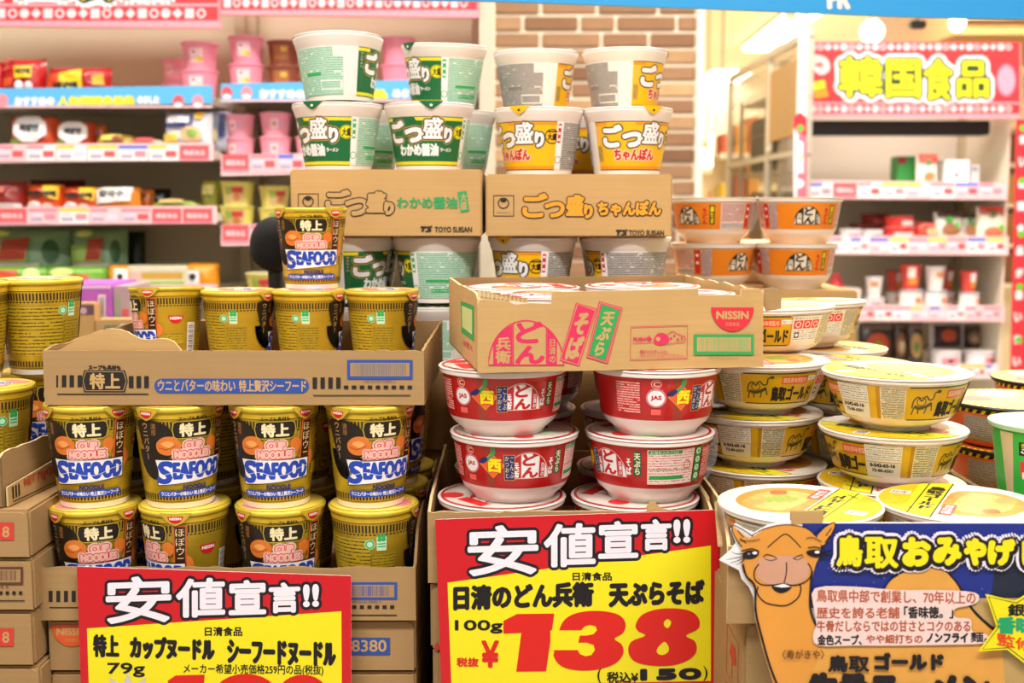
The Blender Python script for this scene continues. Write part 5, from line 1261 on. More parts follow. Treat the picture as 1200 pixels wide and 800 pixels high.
# -- goods on the shelves
PKC = C('#ee93a8', .5, .08); PKL = C('#f7cfd4', .5)
def small_cup(h, lid, patch, dots=(), name='instant_cup', ratio=.72, taper=.78, rim=None):
    r = .05; H = 2 * r * ratio
    b = lathe('body', [(0, 0), (r * taper, 0), (r * .94, H * .88), (r, H * .9), (r * 1.01, H * .95), (r * .97, H * .985)], [C(h, .5, .08)] + ([rim] if rim else []), 24, mi=[0, 0, 1, 1, 1] if rim else None, cap0=False)
    l = lathe('lid', [(0, H), (r * .9, H * 1.0), (r * 1.0, H * .985)], [C(lid, .45, .05)], 24, cap0=False)
    a = Art()
    for (ang, y0, w, hh, m) in patch: a.rect(ang * .85 - w / 2, y0, w, hh, m)
    for (ang, y0, rr, m) in dots: a.disc(ang * .85, y0, rr, m, n=12)
    R0 = .049
    def fn(x, y, z):
        an = x * .001 / R0; zz = H - y * .001; q = (r * taper + (r * .94 - r * taper) * zz / (H * .88) + .0009 + z); return (q * math.sin(an), -q * math.cos(an), zz)
    lab = a.mesh('label', fn, [k * 8 for k in range(-19, 20)])
    return Kit(name, 'cup', [('body', b, [('label', lab)]), ('lid', l)])
pink_cup = small_cup('#ee93a8', '#f4c6cb', [(0, 18, 40, 38, PKL), (8, 40, 22, 14, C('#e9d66a', .5))], [(-10, 30, 9, PAPERW), (-8, 28, 5, RD), (16, 48, 6, C('#e8b03a', .5))])
pink_cup2 = small_cup('#f09cae', '#f7d6d8', [(-20, 20, 26, 30, PKL)], [(10, 38, 8, C('#d9a9d0', .5)), (-20, 36, 6, RD)])
multi_cup = small_cup('#dccf6a', '#e8e2b0', [(0, 14, 60, 44, C('#c9a878', .5)), (-20, 16, 20, 20, C('#8fae3c', .5)), (10, 16, 34, 16, C('#c23a36', .5))], [(8, 44, 12, C('#b8763a', .5))], ratio=.66)
brown_cup = small_cup('#8a4a34', '#c9a86a', [(0, 16, 50, 40, C('#a8683a', .5)), (10, 20, 20, 14, C('#d9b04a', .5))])
gold_lid_cup = small_cup('#c9a23a', '#cdbb6a', [(0, 16, 60, 40, C('#e3d9b0', .5))], ratio=.5)
kimchi_cup = small_cup('#ece4e2', '#3a3430', [(0, 34, 44, 22, C('#e0923a', .5)), (18, 30, 16, 30, RD)], [(-10, 30, 8, C('#c8b8b4', .5))], ratio=1.2, taper=.72)
kimchi_cup2 = small_cup('#d8483e', '#4a3a34', [(-10, 14, 40, 50, C('#efe3e0', .5)), (0, 66, 50, 30, C('#e0923a', .5))], ratio=1.2, taper=.72)
can_cup = small_cup('#f0e4e0', '#c8ccd4', [(10, 30, 26, 26, C('#e8945a', .5))], [(18, 44, 9, RD), (-6, 40, 6, PR)], name='small_can', ratio=.75, taper=.98, rim=C('#b8bcc8', .3, .05, .6))
tub = small_cup('#ece8ee', '#f4f0f2', [(0, 20, 60, 26, PR)], [(0, 34, 10, C('#6a3a3a', .5))], name='tub', ratio=.48, taper=.9)
red_tub = small_cup('#d8302a', '#efdfe0', [(0, 14, 60, 16, C('#f2c9c4', .5))], name='tub', ratio=.36, taper=.92)
dark_tub = small_cup('#8c1e22', '#b03038', [(0, 20, 40, 14, C('#c85a50', .5))], name='tub', ratio=.42, taper=.88)
def put(kit, label, x0, x1, yb, Y, group, rot=0, z=None):
    """stand a cup between two pixel columns on the shelf level whose pixel row is yb (or at height z)"""
    zz = P((x0 + x1) / 2, yb, Y).z if z is None else z
    c = XW((x0 + x1) / 2, Y, zz); w = XW(x1, Y, zz) - XW(x0, Y, zz)
    s = w / .101
    return kit(label, (c, Y, zz), ra(rot), group, s), zz + kit_h(kit) * s
KH = {}
def kit_h(k):
    if id(k) not in KH: KH[id(k)] = max(v.co.z for p in k.parts for v in p[1].vertices)
    return KH[id(k)]
PG = 'pink noodle cups on the middle shelves'
def stack(kit, words, cols, Y, z, n, group, rot=0, gap=.0008):
    for i, (x0, x1) in enumerate(cols):
        zz = z + .001
        for k in range(n):
            _, zz = put(kit, '%s, %s from the left, %s' % (words, ORD[i], ('lower of its pair', 'upper of its pair')[k] if n == 2 else 'standing alone'), x0, x1, 0, Y, group, rot + 25 * i, zz); zz += gap
zb1 = z1s[0]; zb2 = z2s[0]
stack(pink_cup, 'pink cup on the blue-railed shelf', [(214, 258), (268, 311), (313, 355), (357, 399), (402, 443), (446, 488)], YS + .10, max(zb1, zb2) - .0 if abs(zb1 - zb2) < .001 else zb2, 2, PG) if False else None
def grp(kit, words, cols, Y, z, n, group):
    stack(kit, words, cols, Y, z, n, group)
grp(pink_cup, 'pink cup ending the left blue-railed shelf', [(213, 257)], YS + .1, zb1, 2, PG)
grp(pink_cup2, 'smaller-looking pink cup behind, on the left shelf', [(190, 225)], YS + .28, zb1, 2, PG)
grp(pink_cup, 'pink cup on the middle shelf\'s blue-railed level', [(268, 311), (357, 399), (402, 443), (446, 488)], YS + .1, zb2, 2, PG)
grp(brown_cup, 'brown noodle cup between the pink ones', [(313, 353)], YS + .12, zb2, 2, 'brown noodle cups')
put(gold_lid_cup, 'gold-lidded cup at the right end of the middle shelf', 500, 546, 0, YS + .12, None, 0, zb2)
put(pink_cup, 'pink cup under the gold-lidded one\'s neighbour, behind the right green cup', 492, 530, 0, YS + .26, PG, 40, zb2)
grp(pink_cup2, 'pink cup, second level of middle shelf', [(263, 300), (304, 343), (346, 385), (388, 426), (430, 468)], YS + .12, z2s[1], 2, PG)
grp(multi_cup, 'patterned cup, third level of middle shelf', [(258, 300), (303, 341)], YS + .1, z2s[2], 2, 'patterned cups on the third level')
grp(multi_cup, 'patterned cup low beside the black bag', [(288, 334)], YS + .05, z2s[3], 1, 'patterned cups on the third level')

def bag(label, x0, x1, yt, yb, Y, cols, lean=.12, t=.05, name='noodle_pack', cat='pack', group=None, roll=0., z=None, art=None, yaw=0., crimp=None):
    """a sealed plastic pack: puffed body, flat crimped ends, printed front"""
    zz = P((x0 + x1) / 2, yb, Y).z if z is None else z
    w = XW(x1, Y, zz) - XW(x0, Y, zz); h = (yb - yt) / F * (Y + .03)
    base, panels = cols
    def surf(u, v):   # u,v in -1..1
        k = max(0, 1 - abs(u) ** 3.2) * max(0, 1 - abs(v) ** 4)
        return t / 2 * k ** .6 + .0008 * math.sin(u * 19) * (1 - k) + .0012 * math.sin(7 * u + 5 * v)
    bm = bmesh.new(); n, m = 14, 10; G = {}
    for sgn in (1, -1):
        for i in range(n + 1):
            for j in range(m + 1):
                u, v = -1 + 2 * i / n, -1 + 2 * j / m
                G[sgn, i, j] = bm.verts.new((u * w / 2, -sgn * surf(u, v) - (.0006 if sgn > 0 else 0), h / 2 + v * h / 2))
        for i in range(n):
            for j in range(m):
                q = [G[sgn, i, j], G[sgn, i + 1, j], G[sgn, i + 1, j + 1], G[sgn, i, j + 1]]
                bm.faces.new(q if sgn > 0 else q[::-1]).smooth = True
    body = bm_mesh('wrapper', bm, C(base, .28, .15, coat=.3))
    o = thing(name, label, cat, (XW((x0 + x1) / 2, Y, zz), Y, zz + .001 + (t * .5 * math.sin(abs(roll)) if roll else 0)), (-lean, roll, yaw), group)
    part('wrapper', body, o)
    a = Art(); a.z = .0012; U = 100.
    for p in panels:
        k = p[0]
        if k == 'r': a.rect(p[1], p[2], p[3], p[4], p[5])
        elif k == 'p': a.poly(p[1], p[2])
        elif k == 'd': a.disc(p[1], p[2], p[3], p[5], p[4], n=p[6] if len(p) > 6 else 20)
        elif k == 't': a.text(p[1], p[2], p[3], p[4], p[5], p[6], bold=p[7] if len(p) > 7 else 1, n=6)
    def fn(x, y, z_):
        u, v = x / 50 - 1, 1 - y / 50
        return (u * w / 2, -surf(u, v) - .0014 - z_ * 8, h / 2 + v * h / 2)
    if panels: part('printing', a.mesh('printing', fn, [k * 100 / 14 for k in range(1, 14)], [k * 10 for k in range(1, 10)]), o)
    return o
def cc(h): return C(h, .45, .1)
Yf = YS + .07
redpk = ('#b81a1c', [('p', [(38, 30), (80, 26), (78, 58), (40, 60)], cc('#f0c81c')), ('t', '너구리', 42, 33, 34, 18, BLACK, 1.5), ('d', 50, 80, 10, 14, PAPERW), ('d', 72, 80, 9, 12, PAPERW), ('r', 8, 60, 26, 20, cc('#e2542a')), ('p', [(4, 10), (30, 4), (34, 10), (6, 18)], cc('#d84a48')), ('p', [(4, 34), (28, 28), (28, 34), (6, 40)], cc('#d84a48'))])
redpk2 = ('#ab1416', [('p', [(22, 30), (60, 14), (62, 88), (22, 92)], cc('#ecc41c')), ('p', [(2, 34), (24, 28), (24, 90), (3, 92)], cc('#de4a20')), ('t', '너구리', 14, 58, 40, 24, BLACK, 2), ('p', [(76, 36), (92, 30), (94, 66), (78, 70)], cc('#e0a82a'))])
bag('dark red noodle pack cut off by the photo\'s left edge, upper left shelf', -34, 8, 63, 103, Yf, redpk, z=zb1, group='red noodle packs')
bag('dark red noodle pack with yellow square and white bowls, upper left shelf', 6, 55, 60, 103, Yf, redpk, z=zb1, t=.08)
bag('wide dark red noodle pack with tall yellow panel, upper left shelf', 58, 131, 70, 103, Yf, redpk2, z=zb1, t=.07)
bag('low black noodle pack lying beside the wide red one', 133, 168, 91, 103, Yf, ('#3c2018', [('r', 20, 30, 40, 40, cc('#a8843a'))]), z=zb1, t=.05)
octp = ('#c8481e', [('p', [(50 + 38 * math.cos(math.radians(a_)), 42 + 44 * math.sin(math.radians(a_))) for a_ in range(22, 382, 45)], cc('#efe9e6')), ('t', '짜장면', 28, 28, 44, 26, cc('#3a4048'), 2), ('r', 60, 82, 34, 14, RD), ('r', 4, 70, 24, 24, cc('#8c5a2a')), ('d', 18, 84, 12, 12, cc('#7aa03a'))])
z12 = z1s[1]
bag('orange noodle pack with a white octagon, first on the second left shelf', 14, 68, 130, 169, Yf, octp, z=z12, t=.07)
bag('orange noodle pack with a white octagon, second on the second left shelf', 66, 112, 136, 169, Yf + .02, octp, z=z12, t=.07, yaw=.15)
bag('orange pack seen edge-on behind the octagon packs', 104, 126, 138, 169, Yf + .06, ('#d06a24', [('r', 20, 20, 60, 30, cc('#8a2a1a'))]), z=z12)
bag('yellow noodle pack lying flat on the second left shelf', 112, 160, 151, 169, Yf, ('#b89a3a', [('r', 20, 30, 50, 40, cc('#e0cc5a')), ('d', 60, 60, 14, 20, cc('#8c3a1e'))]), z=z12, lean=.5)
bag('pale low pack lying beside the yellow one', 155, 195, 158, 169, Yf, ('#d4c8a8', [('r', 10, 20, 60, 50, RD)]), z=z12, lean=.5)
bag('white noodle pack with navy lettering, right end of the second left shelf', 193, 250, 126, 169, Yf - .02, ('#e6e6ee', [('r', 8, 10, 60, 34, cc('#27366e')), ('t', 'NOODLE', 12, 14, 50, 20, PAPERW, 1.5), ('d', 66, 64, 22, 22, cc('#d9b58a')), ('d', 68, 62, 12, 12, cc('#8cae4a')), ('r', 4, 62, 34, 26, cc('#ecd35a')), ('d', 80, 12, 9, 12, cc('#e0b030'))]), z=z12, t=.07, yaw=-.1)
bag('white and navy pack standing edge-on beside the white one', 247, 272, 132, 178, Yf + .04, ('#c9cfe2', [('r', 50, 10, 30, 60, cc('#27366e')), ('r', 10, 50, 30, 30, cc('#e8dc9a'))]), z=z12 - .0, t=.05)
z13 = z1s[2]
orp = ('#e0521e', [('p', [(50, 6), (96, 4), (92, 60), (60, 50)], cc('#f0c022')), ('t', '라면사리', 12, 26, 76, 26, BLACK, 2.5), ('d', 30, 82, 20, 16, PAPERW), ('d', 66, 84, 14, 12, cc('#e8dfd2'))])
bag('dark red pack with a white lower edge, third left shelf', -34, 32, 208, 244, Yf, ('#8c2018', [('r', 4, 76, 92, 20, cc('#e4dcdc')), ('r', 10, 30, 60, 12, cc('#d06a4a'))]), z=z13, t=.07)
bag('orange and yellow pack, left of the two on the third shelf', 33, 76, 212, 244, Yf, orp, z=z13, t=.06)
bag('orange and yellow pack, right of the two on the third shelf', 75, 118, 215, 244, Yf, orp, z=z13, t=.06)
bag('dark red packs behind the orange ones', 36, 100, 203, 240, Yf + .2, ('#7a1c18', []), z=z13, t=.06)
bag('white pack with brush lettering and orange border, third left shelf', 114, 166, 215, 244, Yf, ('#e88a2a', [('p', [(6, 8), (92, 4), (88, 60), (4, 74)], cc('#efece4')), ('t', '칼국수', 16, 18, 60, 30, cc('#30304a'), 1.5)]), z=z13, t=.07, yaw=-.12)
bag('orange pack standing behind the white one', 160, 181, 216, 242, Yf + .05, ('#d8742a', [('r', 20, 20, 50, 20, cc('#6a2a1a'))]), z=z13)
bag('black pack at the back of the third left shelf', 168, 200, 215, 242, Yf + .16, ('#241d18', []), z=z13)
bag('green low pack lying on the third left shelf', 178, 234, 232, 244, Yf, ('#8c9c3a', [('r', 20, 30, 50, 40, cc('#cdb46a'))]), z=z13, lean=.6)
bag('crumpled yellow-green pack at the end of the third left shelf', 236, 258, 207, 244, Yf + .08, ('#a8a83c', [('r', 20, 20, 60, 30, cc('#d8cc7a'))]), z=z13)
grn = ('#8fb48a', [('r', 4, 30, 60, 30, cc('#a8c86a')), ('p', [(40, 20), (66, 16), (62, 56), (34, 58)], cc('#b8442a')), ('r', 6, 62, 70, 18, cc('#e4dcc8')), ('d', 30, 10, 16, 6, cc('#e8f088')), ('d', 86, 40, 8, 20, cc('#2c5c2a'))])
z14 = z1s[3]
bag('large green noodle pack standing at the left end of the lowest shelf', -34, 82, 272, 338, Yf + .12, grn, z=z14, t=.09)
bag('large green noodle pack with a red chilli, right of the other', 85, 150, 272, 338, Yf + .12, grn, z=z14, t=.09)
bag('black pack behind the green ones', 140, 170, 276, 336, Yf + .26, ('#1c2a1c', []), z=z14)
bag('green pack lying in front at the left of the lowest shelf', -20, 58, 312, 338, Yf + .01, ('#7ab43c', [('r', 20, 20, 40, 40, cc('#d05a3a')), ('d', 80, 40, 12, 30, cc('#d8f0a0'))]), z=z14, t=.06)
bag('green pack lying in front, second on the lowest shelf', 56, 127, 312, 338, Yf + .01, ('#7ab43c', [('d', 30, 30, 20, 20, cc('#d8ee90')), ('r', 45, 40, 30, 40, cc('#cf5a34'))]), z=z14, t=.06)
bag('orange pack with a white panel on the lowest left shelf', 128, 156, 310, 338, Yf, ('#ec9a20', [('r', 36, 20, 56, 60, PAPERW), ('d', 62, 52, 12, 14, BLACK)]), z=z14, t=.05)
bag('orange pack with a white panel right of the green-edged box', 220, 257, 308, 338, Yf, ('#ec9a20', [('r', 4, 30, 44, 60, PAPERW), ('d', 26, 56, 12, 14, BLACK)]), z=z14, t=.06)
def carton_px(label, x0, x1, yt, yb, Y, dep, h, panels=(), name='box', cat='box', z=None, mat=None, group=None):
    zz = P(x0, yb, Y).z if z is None else z; z1_ = P((x0 + x1) / 2, yt, Y).z; X0, X1 = P(x0, (yt + yb) / 2, Y).x, P(x1, (yt + yb) / 2, Y).x
    o = thing(name, label, cat, ((X0 + X1) / 2, Y + dep / 2, zz), group=group)
    part('body', boxmesh('body', X0, X1, Y, Y + dep, zz + .0008, z1_, mat or C(h, .5, .08), .002), o, world=True)
    if panels:
        a = Art(); a.z = .0008
        for p in panels:
            if p[0] == 'r': a.rect(*p[1:])
            elif p[0] == 'd': a.disc(p[1], p[2], p[3], p[4])
            elif p[0] == 't': a.text(*p[1:])
            elif p[0] == 'b': a.barcode(*p[1:])
        part('printing', a.mesh('printing', front(Y)), o, world=True)
    return o
carton_px('pale green and pink box between the orange packs', 150, 220, 311, 338, YS + .06, .1, '#d9d9b0', [('r', 152, 313, 66, 4, cc('#e6dccc')), ('r', 164, 319, 50, 8, cc('#c9a04a')), ('r', 152, 319, 14, 16, cc('#e8b8b0')), ('r', 164, 330, 52, 6, cc('#7cb83c')), ('r', 190, 333, 12, 5, PAPERW)], z=z14)

# things on the low table between the shelf and the stacks
YLow = 2.25; zlow = P(100, 404, YLow).z
o = thing('display_table', 'plain low table behind the gold cup stack, carrying purple boxes', 'table', (-1.05, YLow + .25, 0))
part('table_top', boxmesh('table_top', -1.75, -.5, YLow - .02, YLow + .52, zlow - .03, zlow - .0004, PW, .003), o, world=True)
for x in (-1.72, -.56):
    for y in (YLow, YLow + .46): part('leg', boxmesh('leg', x, x + .04, y, y + .04, 0, zlow - .03, PW), o, world=True)
PUR = '#b45cc0'
carton_px('purple box cut off by the photo\'s left edge, pale top edge', -110, 60, 333, 404, YLow + .06, .16, PUR, [('r', -108, 334, 166, 5, cc('#e3c4e6')), ('r', 6, 344, 30, 12, cc('#8c3a4a')), ('r', 36, 342, 20, 6, cc('#6a3aa8'))], z=zlow)
carton_px('purple box with a white upright label', 62, 131, 333, 404, YLow + .04, .16, PUR, [('r', 63, 334, 67, 4, cc('#e3c4e6')), ('r', 76, 339, 16, 7, cc('#c23a4a')), ('r', 115, 345, 9, 26, cc('#e0d2dc')), ('b', 116.5, 348, 6, 20, cc('#7a6a7a')), ('r', 113, 370, 14, 8, cc('#cfc0c8'))], z=zlow)
carton_px('narrow grey and pink box beside the purple one', 133, 152, 335, 404, YLow + .05, .14, '#b09aa0', [('r', 134, 346, 7, 30, cc('#9aa08c')), ('r', 143, 362, 8, 8, RD)], z=zlow)
carton_px('small brown carton showing a dark bar code and a white slip', 112, 162, 374, 404, YLow - .01, .04, '', [('b', 121, 379, 18, 16, cc('#3a4030'), cc('#b8a878')), ('r', 141, 379, 22, 17, cc('#dcdcd0'))], z=zlow, mat=KR2)
carton_px('tan box with a dark picture beside the gold cups', 90, 111, 355, 404, YLow - .005, .04, '#c09a60', [('r', 94, 357, 16, 12, cc('#6a4a5a')), ('d', 98, 364, 4, cc('#caa8b0'))], z=zlow)
carton_px('small green and red pack behind the tray\'s torn flap', 134, 155, 396, 404, YLow - .016, .01, '#8cc87a', [('r', 137, 400, 10, 5, cc('#d85a3a'))], z=zlow)

# the rounded black thing beside the single gold cup
bm = bmesh.new(); bmesh.ops.create_uvsphere(bm, u_segments=28, v_segments=18, radius=.5)
for v in bm.verts:
    z_ = v.co.z; v.co = Vector((v.co.x * .08 * (1 if z_ > -.1 else 1.08), v.co.y * .08, v.co.z * .09))
for f in bm.faces: f.smooth = True
c_ = P(322, 286, 1.95)
o = thing('fabric_bag', 'rounded black fabric bag half hidden by the single gold cup', 'bag', (c_.x, 1.95, c_.z))
part('body', bm_mesh('body', bm, C('#0d0b0c', .9, .2)), o)
zt_ = c_.z - .044
o2 = thing('display_stand', 'slim dark stand under the black bag', 'stand', (c_.x, 1.95, .8945))
part('pole', bars('pole', [((c_.x, 1.95, .9), (c_.x, 1.95, zt_))], .012, BLACK, 12), o2, world=True); part('foot', boxmesh('foot', c_.x - .09, c_.x + .05, 1.89, 2.05, .8945, .91, BLACK, .004), o2, world=True)

# ------------------------------------------------------------------ right shelf unit
YR2 = 5.0; D2 = .55
PANEL = C('#d3cabb', .6, .04, scale=5)
u3, z3s = shelf_unit('white shelf unit at the right under the red header, pink price rails', YR2, 946, 1186, D2,
    [(946, 1180, 211, 233, 214, 234, 8, 0), (972, 1182, 276, 298, 277, 299, 9, 0), (1003, 1177, 357, 376, 358, 377, 8, 0), (1110, 1172, 426, 444, 426, 444, 4, 0)], side='right', zt=2.16, bk=PANEL)
part('dark_underside', boxmesh('dark_underside', P(947, 150, YR2).x, P(1166, 150, YR2).x, YR2 + .05, YR2 + .16, P(1000, 157, YR2).z, P(1000, 140, YR2).z, BLACK, .004), u3, world=True)  # black box put in for the dark underside of the header
header('red header board at the right with large yellow outlined lettering', front(YR2 - .03), lambda x, y: (x, y))
pr = front(YR2 - .02)
o = thing('side_banner', 'red and white strip banner along the right edge of the right shelf', 'banner', pr(1196, 300))
part('strip', prism('strip', [(1191.5, 140), (1210, 140), (1204, 460), (1183.5, 460)], .006, C('#dc3440', .4, .06), pr), o, world=True)
a = Art(); a.z = .0006
for k in range(11): a.text('安い韓国食品が揃い'[k % 9], 1194.5 - k * .75, 158 + k * 26, 9, 11, PAPERW, bold=.6, n=6)
for k in range(5): a.disc(1199 - k * 1.4, 150 + k * 62, 4, C('#58c83a', .4), n=12)
part('printing', a.mesh('printing', pr), o, world=True)
ppole = PL((0, 4.86, 0), (0, -1, 0))
o = thing('white_pole', 'slim white pole left of the right shelf, wrapped in a pink and red strip', 'pole', (P(936, 200, 4.86).x, 4.86, 0))
part('pole', bars('pole', [((P(937.5, 200, 4.86).x, 4.86, 0), (P(937.5, 200, 4.86).x, 4.86, 3.3))], .021, C('#f3efe8', .4), 14), o, world=True)
a = Art(); a.rect(930, 137, 15.5, 94, C('#ee6a80', .4, .1)); a.poly([(930, 137), (938, 131), (945.5, 138), (945.5, 160), (930, 150)], C('#d8303c', .4)); a.poly([(930, 150), (936, 158), (934, 231), (930, 231)], C('#f4d8dc', .4)); a.disc(938, 150, 4, C('#58b04a', .4)); a.disc(937, 215, 5, PAPERW); a.disc(940, 185, 3, C('#f0b030', .4)); a.text('韓国', 933, 164, 9, 40, PAPERW, vert=True, bold=.5)
part('strip', a.mesh('strip', PL((0, 4.835, 0), (0, -1, 0))), o, world=True)
G1 = 'goods on the right shelf'
z31, z32, z33, z34 = z3s
carton_px('green box on the top level of the right shelf', 1052, 1078, 183, 211, YR2 + .12, .1, '#2f8a3c', [('r', 1052, 184, 10, 8, cc('#8a2a3a'))], z=z31)
bag('white bag with a red top on the right shelf\'s top level', 1073, 1098, 177, 213, YR2 + .08, ('#efe6da', [('r', 6, 4, 88, 26, cc('#d8402a')), ('d', 46, 30, 12, 8, cc('#3c7a3a')), ('d', 50, 76, 24, 14, cc('#e08a5a'))]), z=z31, t=.06, name='snack_bag', cat='bag')
carton_px('white carton with a small red mark, right shelf top level', 1107, 1136, 187, 213, YR2 + .08, .1, '#f0edf0', [('d', 1121, 205, 2.5, RD)], z=z31)
carton_px('grey narrow carton beside the white one, right shelf top level', 1137.5, 1148, 193, 213, YR2 + .09, .08, '#c9c4c6', [('r', 1139, 196, 7, 4, cc('#8a8a94'))], z=z31)
put(dark_tub, 'dark red tub at the back of the right shelf\'s second level', 1008, 1043, 0, YR2 + .3, None, 0, z32 + .055); carton_px('plain carton raising the dark red tub', 1006, 1045, 262, 276, YR2 + .24, .14, '#8a3a34', z=z32)
for k, (x0, x1) in enumerate(((983, 1010), (1010, 1035))): put(tub, 'white-lidded tub with a red band on the second level, %s of the two' % ('left', 'right')[k], x0, x1, 0, YR2 + .08, G1, 10, z32)
put(red_tub, 'large red tub with a pale lid, second level of the right shelf', 1033, 1074, 0, YR2 + .1, None, 0, z32); put(red_tub, 'red tub stacked on the large red one', 1036, 1071, 0, YR2 + .1, None, 30, z32 + .0540)
bag('red and orange bag beside the large red tub', 1072, 1102, 256, 277, YR2 + .08, ('#cf4a3a', [('d', 60, 60, 26, 20, cc('#e8b88a'))]), z=z32, name='snack_bag', cat='bag')
whb = ('#e9e4da', [('d', 50, 66, 34, 22, cc('#a06a4a')), ('d', 44, 30, 14, 10, cc('#3ca03a')), ('r', 4, 2, 90, 18, cc('#4a2a2a')), ('d', 70, 50, 10, 10, cc('#4ab84a'))])
bag('white snack bag with green dots, leaning left on the second level', 1094, 1128, 246, 278, YR2 + .07, whb, z=z32, name='snack_bag', cat='bag', yaw=.1)
bag('narrow dark and white snack bag between two others', 1124, 1146, 248, 278, YR2 + .1, whb, z=z32, name='snack_bag', cat='bag')
bag('tall white snack bag with a red top, second level of the right shelf', 1144, 1179, 240, 279, YR2 + .06, ('#ece3d2', [('r', 4, 2, 92, 22, cc('#b8402e')), ('d', 46, 26, 12, 8, cc('#2c5a34')), ('d', 48, 80, 30, 16, cc('#e0785a')), ('d', 76, 66, 12, 9, cc('#58c83a'))]), z=z32, name='snack_bag', cat='bag')
zz = z33
for k, (x0, x1) in enumerate(((1012, 1036), (1053, 1081), (1082, 1109), (1123, 1147))):
    _, q = put(can_cup if k else tub, 'small %s on the right shelf, %s of the third level\'s lower row' % (('red-dotted can' if k else 'white tub'), ORD[k]), x0, x1, 0, YR2 + .08, G1, 12 * k, zz)
    put((kimchi_cup, kimchi_cup2)[k % 2], 'small %s cup on the third level of the right shelf, %s of the upper row' % (('white', 'red')[k % 2], ORD[k]), x0 + 1, x1 - 2, 0, YR2 + .08, G1, -15 + 14 * k, q + .002)
for k, (x0, x1) in enumerate(((1038, 1058), (1097, 1118))):
    _, q = put(can_cup, 'shaded can behind the front row of the third level, %s' % ('left', 'right')[k], x0, x1, 0, YR2 + .27, G1, 12 * k, zz)
    put(kimchi_cup2, 'shaded red cup behind the front row of the third level, %s' % ('left', 'right')[k], x0, x1, 0, YR2 + .27, G1, 30, q + .002)
lc = lathe('body', [(0, 0), (.034, 0), (.036, .01), (.028, .04), (.014, .07), (.006, .085), (0, .088)], [C('#e2404a', .4, .05)], 24)
lk = lathe('base_ring', [(.037, 0), (.04, .003), (.037, .007)], [C('#c83038', .4)], 24, cap0=False)
Kit('red_cone', 'cap', [('body', lc), ('base_ring', lk)])('small red cone standing left of the tubs', (XW(979, YR2 + .1, z33 + .05), YR2 + .1, z33 + .064), 0, None, 1.0)
carton_px('pale carton under the red cone', 968, 1009, 338, 358, YR2 + .02, .16, '#d8ccc0', z=z33)
dk = lambda h1, h2: ('#2c201c', [('d', 50, 55, 34, 30, cc(h1)), ('d', 50, 60, 16, 14, cc(h2)), ('r', 6, 4, 88, 14, cc('#6a5a52'))])
z34b = z34
bag('dark bag with a red bowl picture low on the right shelf', 1006, 1046, 379, 428, YR2 + .1, dk('#a8401e', '#4a8a3a'), z=z34b, name='snack_bag', cat='bag')
bag('dark bag with a brown bowl picture low on the right shelf', 1044, 1064, 380, 428, YR2 + .14, dk('#8a5a3a', '#c9b08a'), z=z34b, name='snack_bag', cat='bag')
bag('dark bag with a tan and green picture low on the right shelf', 1061, 1081, 379, 428, YR2 + .1, dk('#a8804a', '#4a7a3a'), z=z34b, name='snack_bag', cat='bag')
put(tub, 'clear-lidded tub low on the right shelf, left of two', 1090, 1126, 0, YR2 + .1, G1, 0, z34b); put(tub, 'clear-lidded tub low on the right shelf, right of two', 1129, 1165, 0, YR2 + .1, G1, 40, z34b)
bag('white-fronted bag with dark picture above the tubs', 1089, 1130, 381, 411, YR2 + .25, ('#ded6dc', [('r', 8, 8, 76, 84, cc('#3a2a2a')), ('d', 48, 50, 22, 24, cc('#c8502e'))]), z=z34b + .05, name='snack_bag', cat='bag'); bag('grey and brown bag right of the white-fronted one', 1128, 1150, 383, 411, YR2 + .25, dk('#8a6a5a', '#b89a7a'), z=z34b + .05, name='snack_bag', cat='bag')
carton_px('carton behind the tubs carrying two bags', 1086, 1168, 411, 428, YR2 + .2, .12, '#b8a898', z=z34b)

# ------------------------------------------------------------------ wire cage partition and the bright aisle behind
XC = 1.215; ZC = 2.19; y0c, y1c = 4.95, 6.75
CH = C('#d9d2c2', .35, .05, .5)
o = thing('wire_partition', 'tall wire mesh partition with pale posts running back beside the aisle', 'partition', (XC, (y0c + y1c) / 2, 0))
for yy in (y0c + .03, 5.72, y1c): part('post', boxmesh('post', XC - .015, XC + .015, yy - .02, yy + .02, 0, ZC, CH, .003), o, world=True)
part('top_rail', boxmesh('top_rail', XC - .014, XC + .014, y0c, y1c, ZC, ZC + .035, CH, .003), o, world=True); part('mid_rail', boxmesh('mid_rail', XC - .01, XC + .01, y0c, y1c, 1.72, 1.745, CH), o, world=True)
sg = []
for k in range(1, 44): yy = y0c + k * .041; sg.append(((XC, yy, .1), (XC, yy, ZC)))
for k in range(20): sg.append(((XC, y0c, .25 + k * .1), (XC, y1c, .25 + k * .1)))
part('wire_mesh', bars('wire_mesh', sg, .0022, C('#8f8468', .4, .05, .5), 4), o, world=True, kind='stuff')
o = thing('wooden_panel', 'brown board hung behind the wire partition near the white pole', 'board', (1.198, 5.3, 1.62))
part('board', boxmesh('board', 1.192, 1.204, 5.05, 5.62, 1.80, 2.12, C('#c39a5c', .5, .15), .004), o, world=True); part('frame', boxmesh('frame', 1.188, 1.206, 5.621, 5.65, 1.76, 2.15, C('#e9dfc8', .5)), o, world=True)
o = thing('storage_rack', 'dark slatted rack behind the wire partition, half hidden', 'rack', (1.5, 6.2, 0))
for k, zz in enumerate((1.3, 1.66, 2.03)): part('shelf', boxmesh('shelf', 1.26, 1.62, 5.85, 6.6, zz, zz + .02, C('#cabfa6', .5)), o, world=True)
part('crate', boxmesh('crate', 1.28, 1.6, 5.9, 6.5, 1.685, 1.96, C('#2e2822', .6, .2), .01), o, world=True); part('crate', boxmesh('crate', 1.28, 1.6, 5.9, 6.5, 1.325, 1.58, C('#7a4a2c', .6, .2), .01), o, world=True)
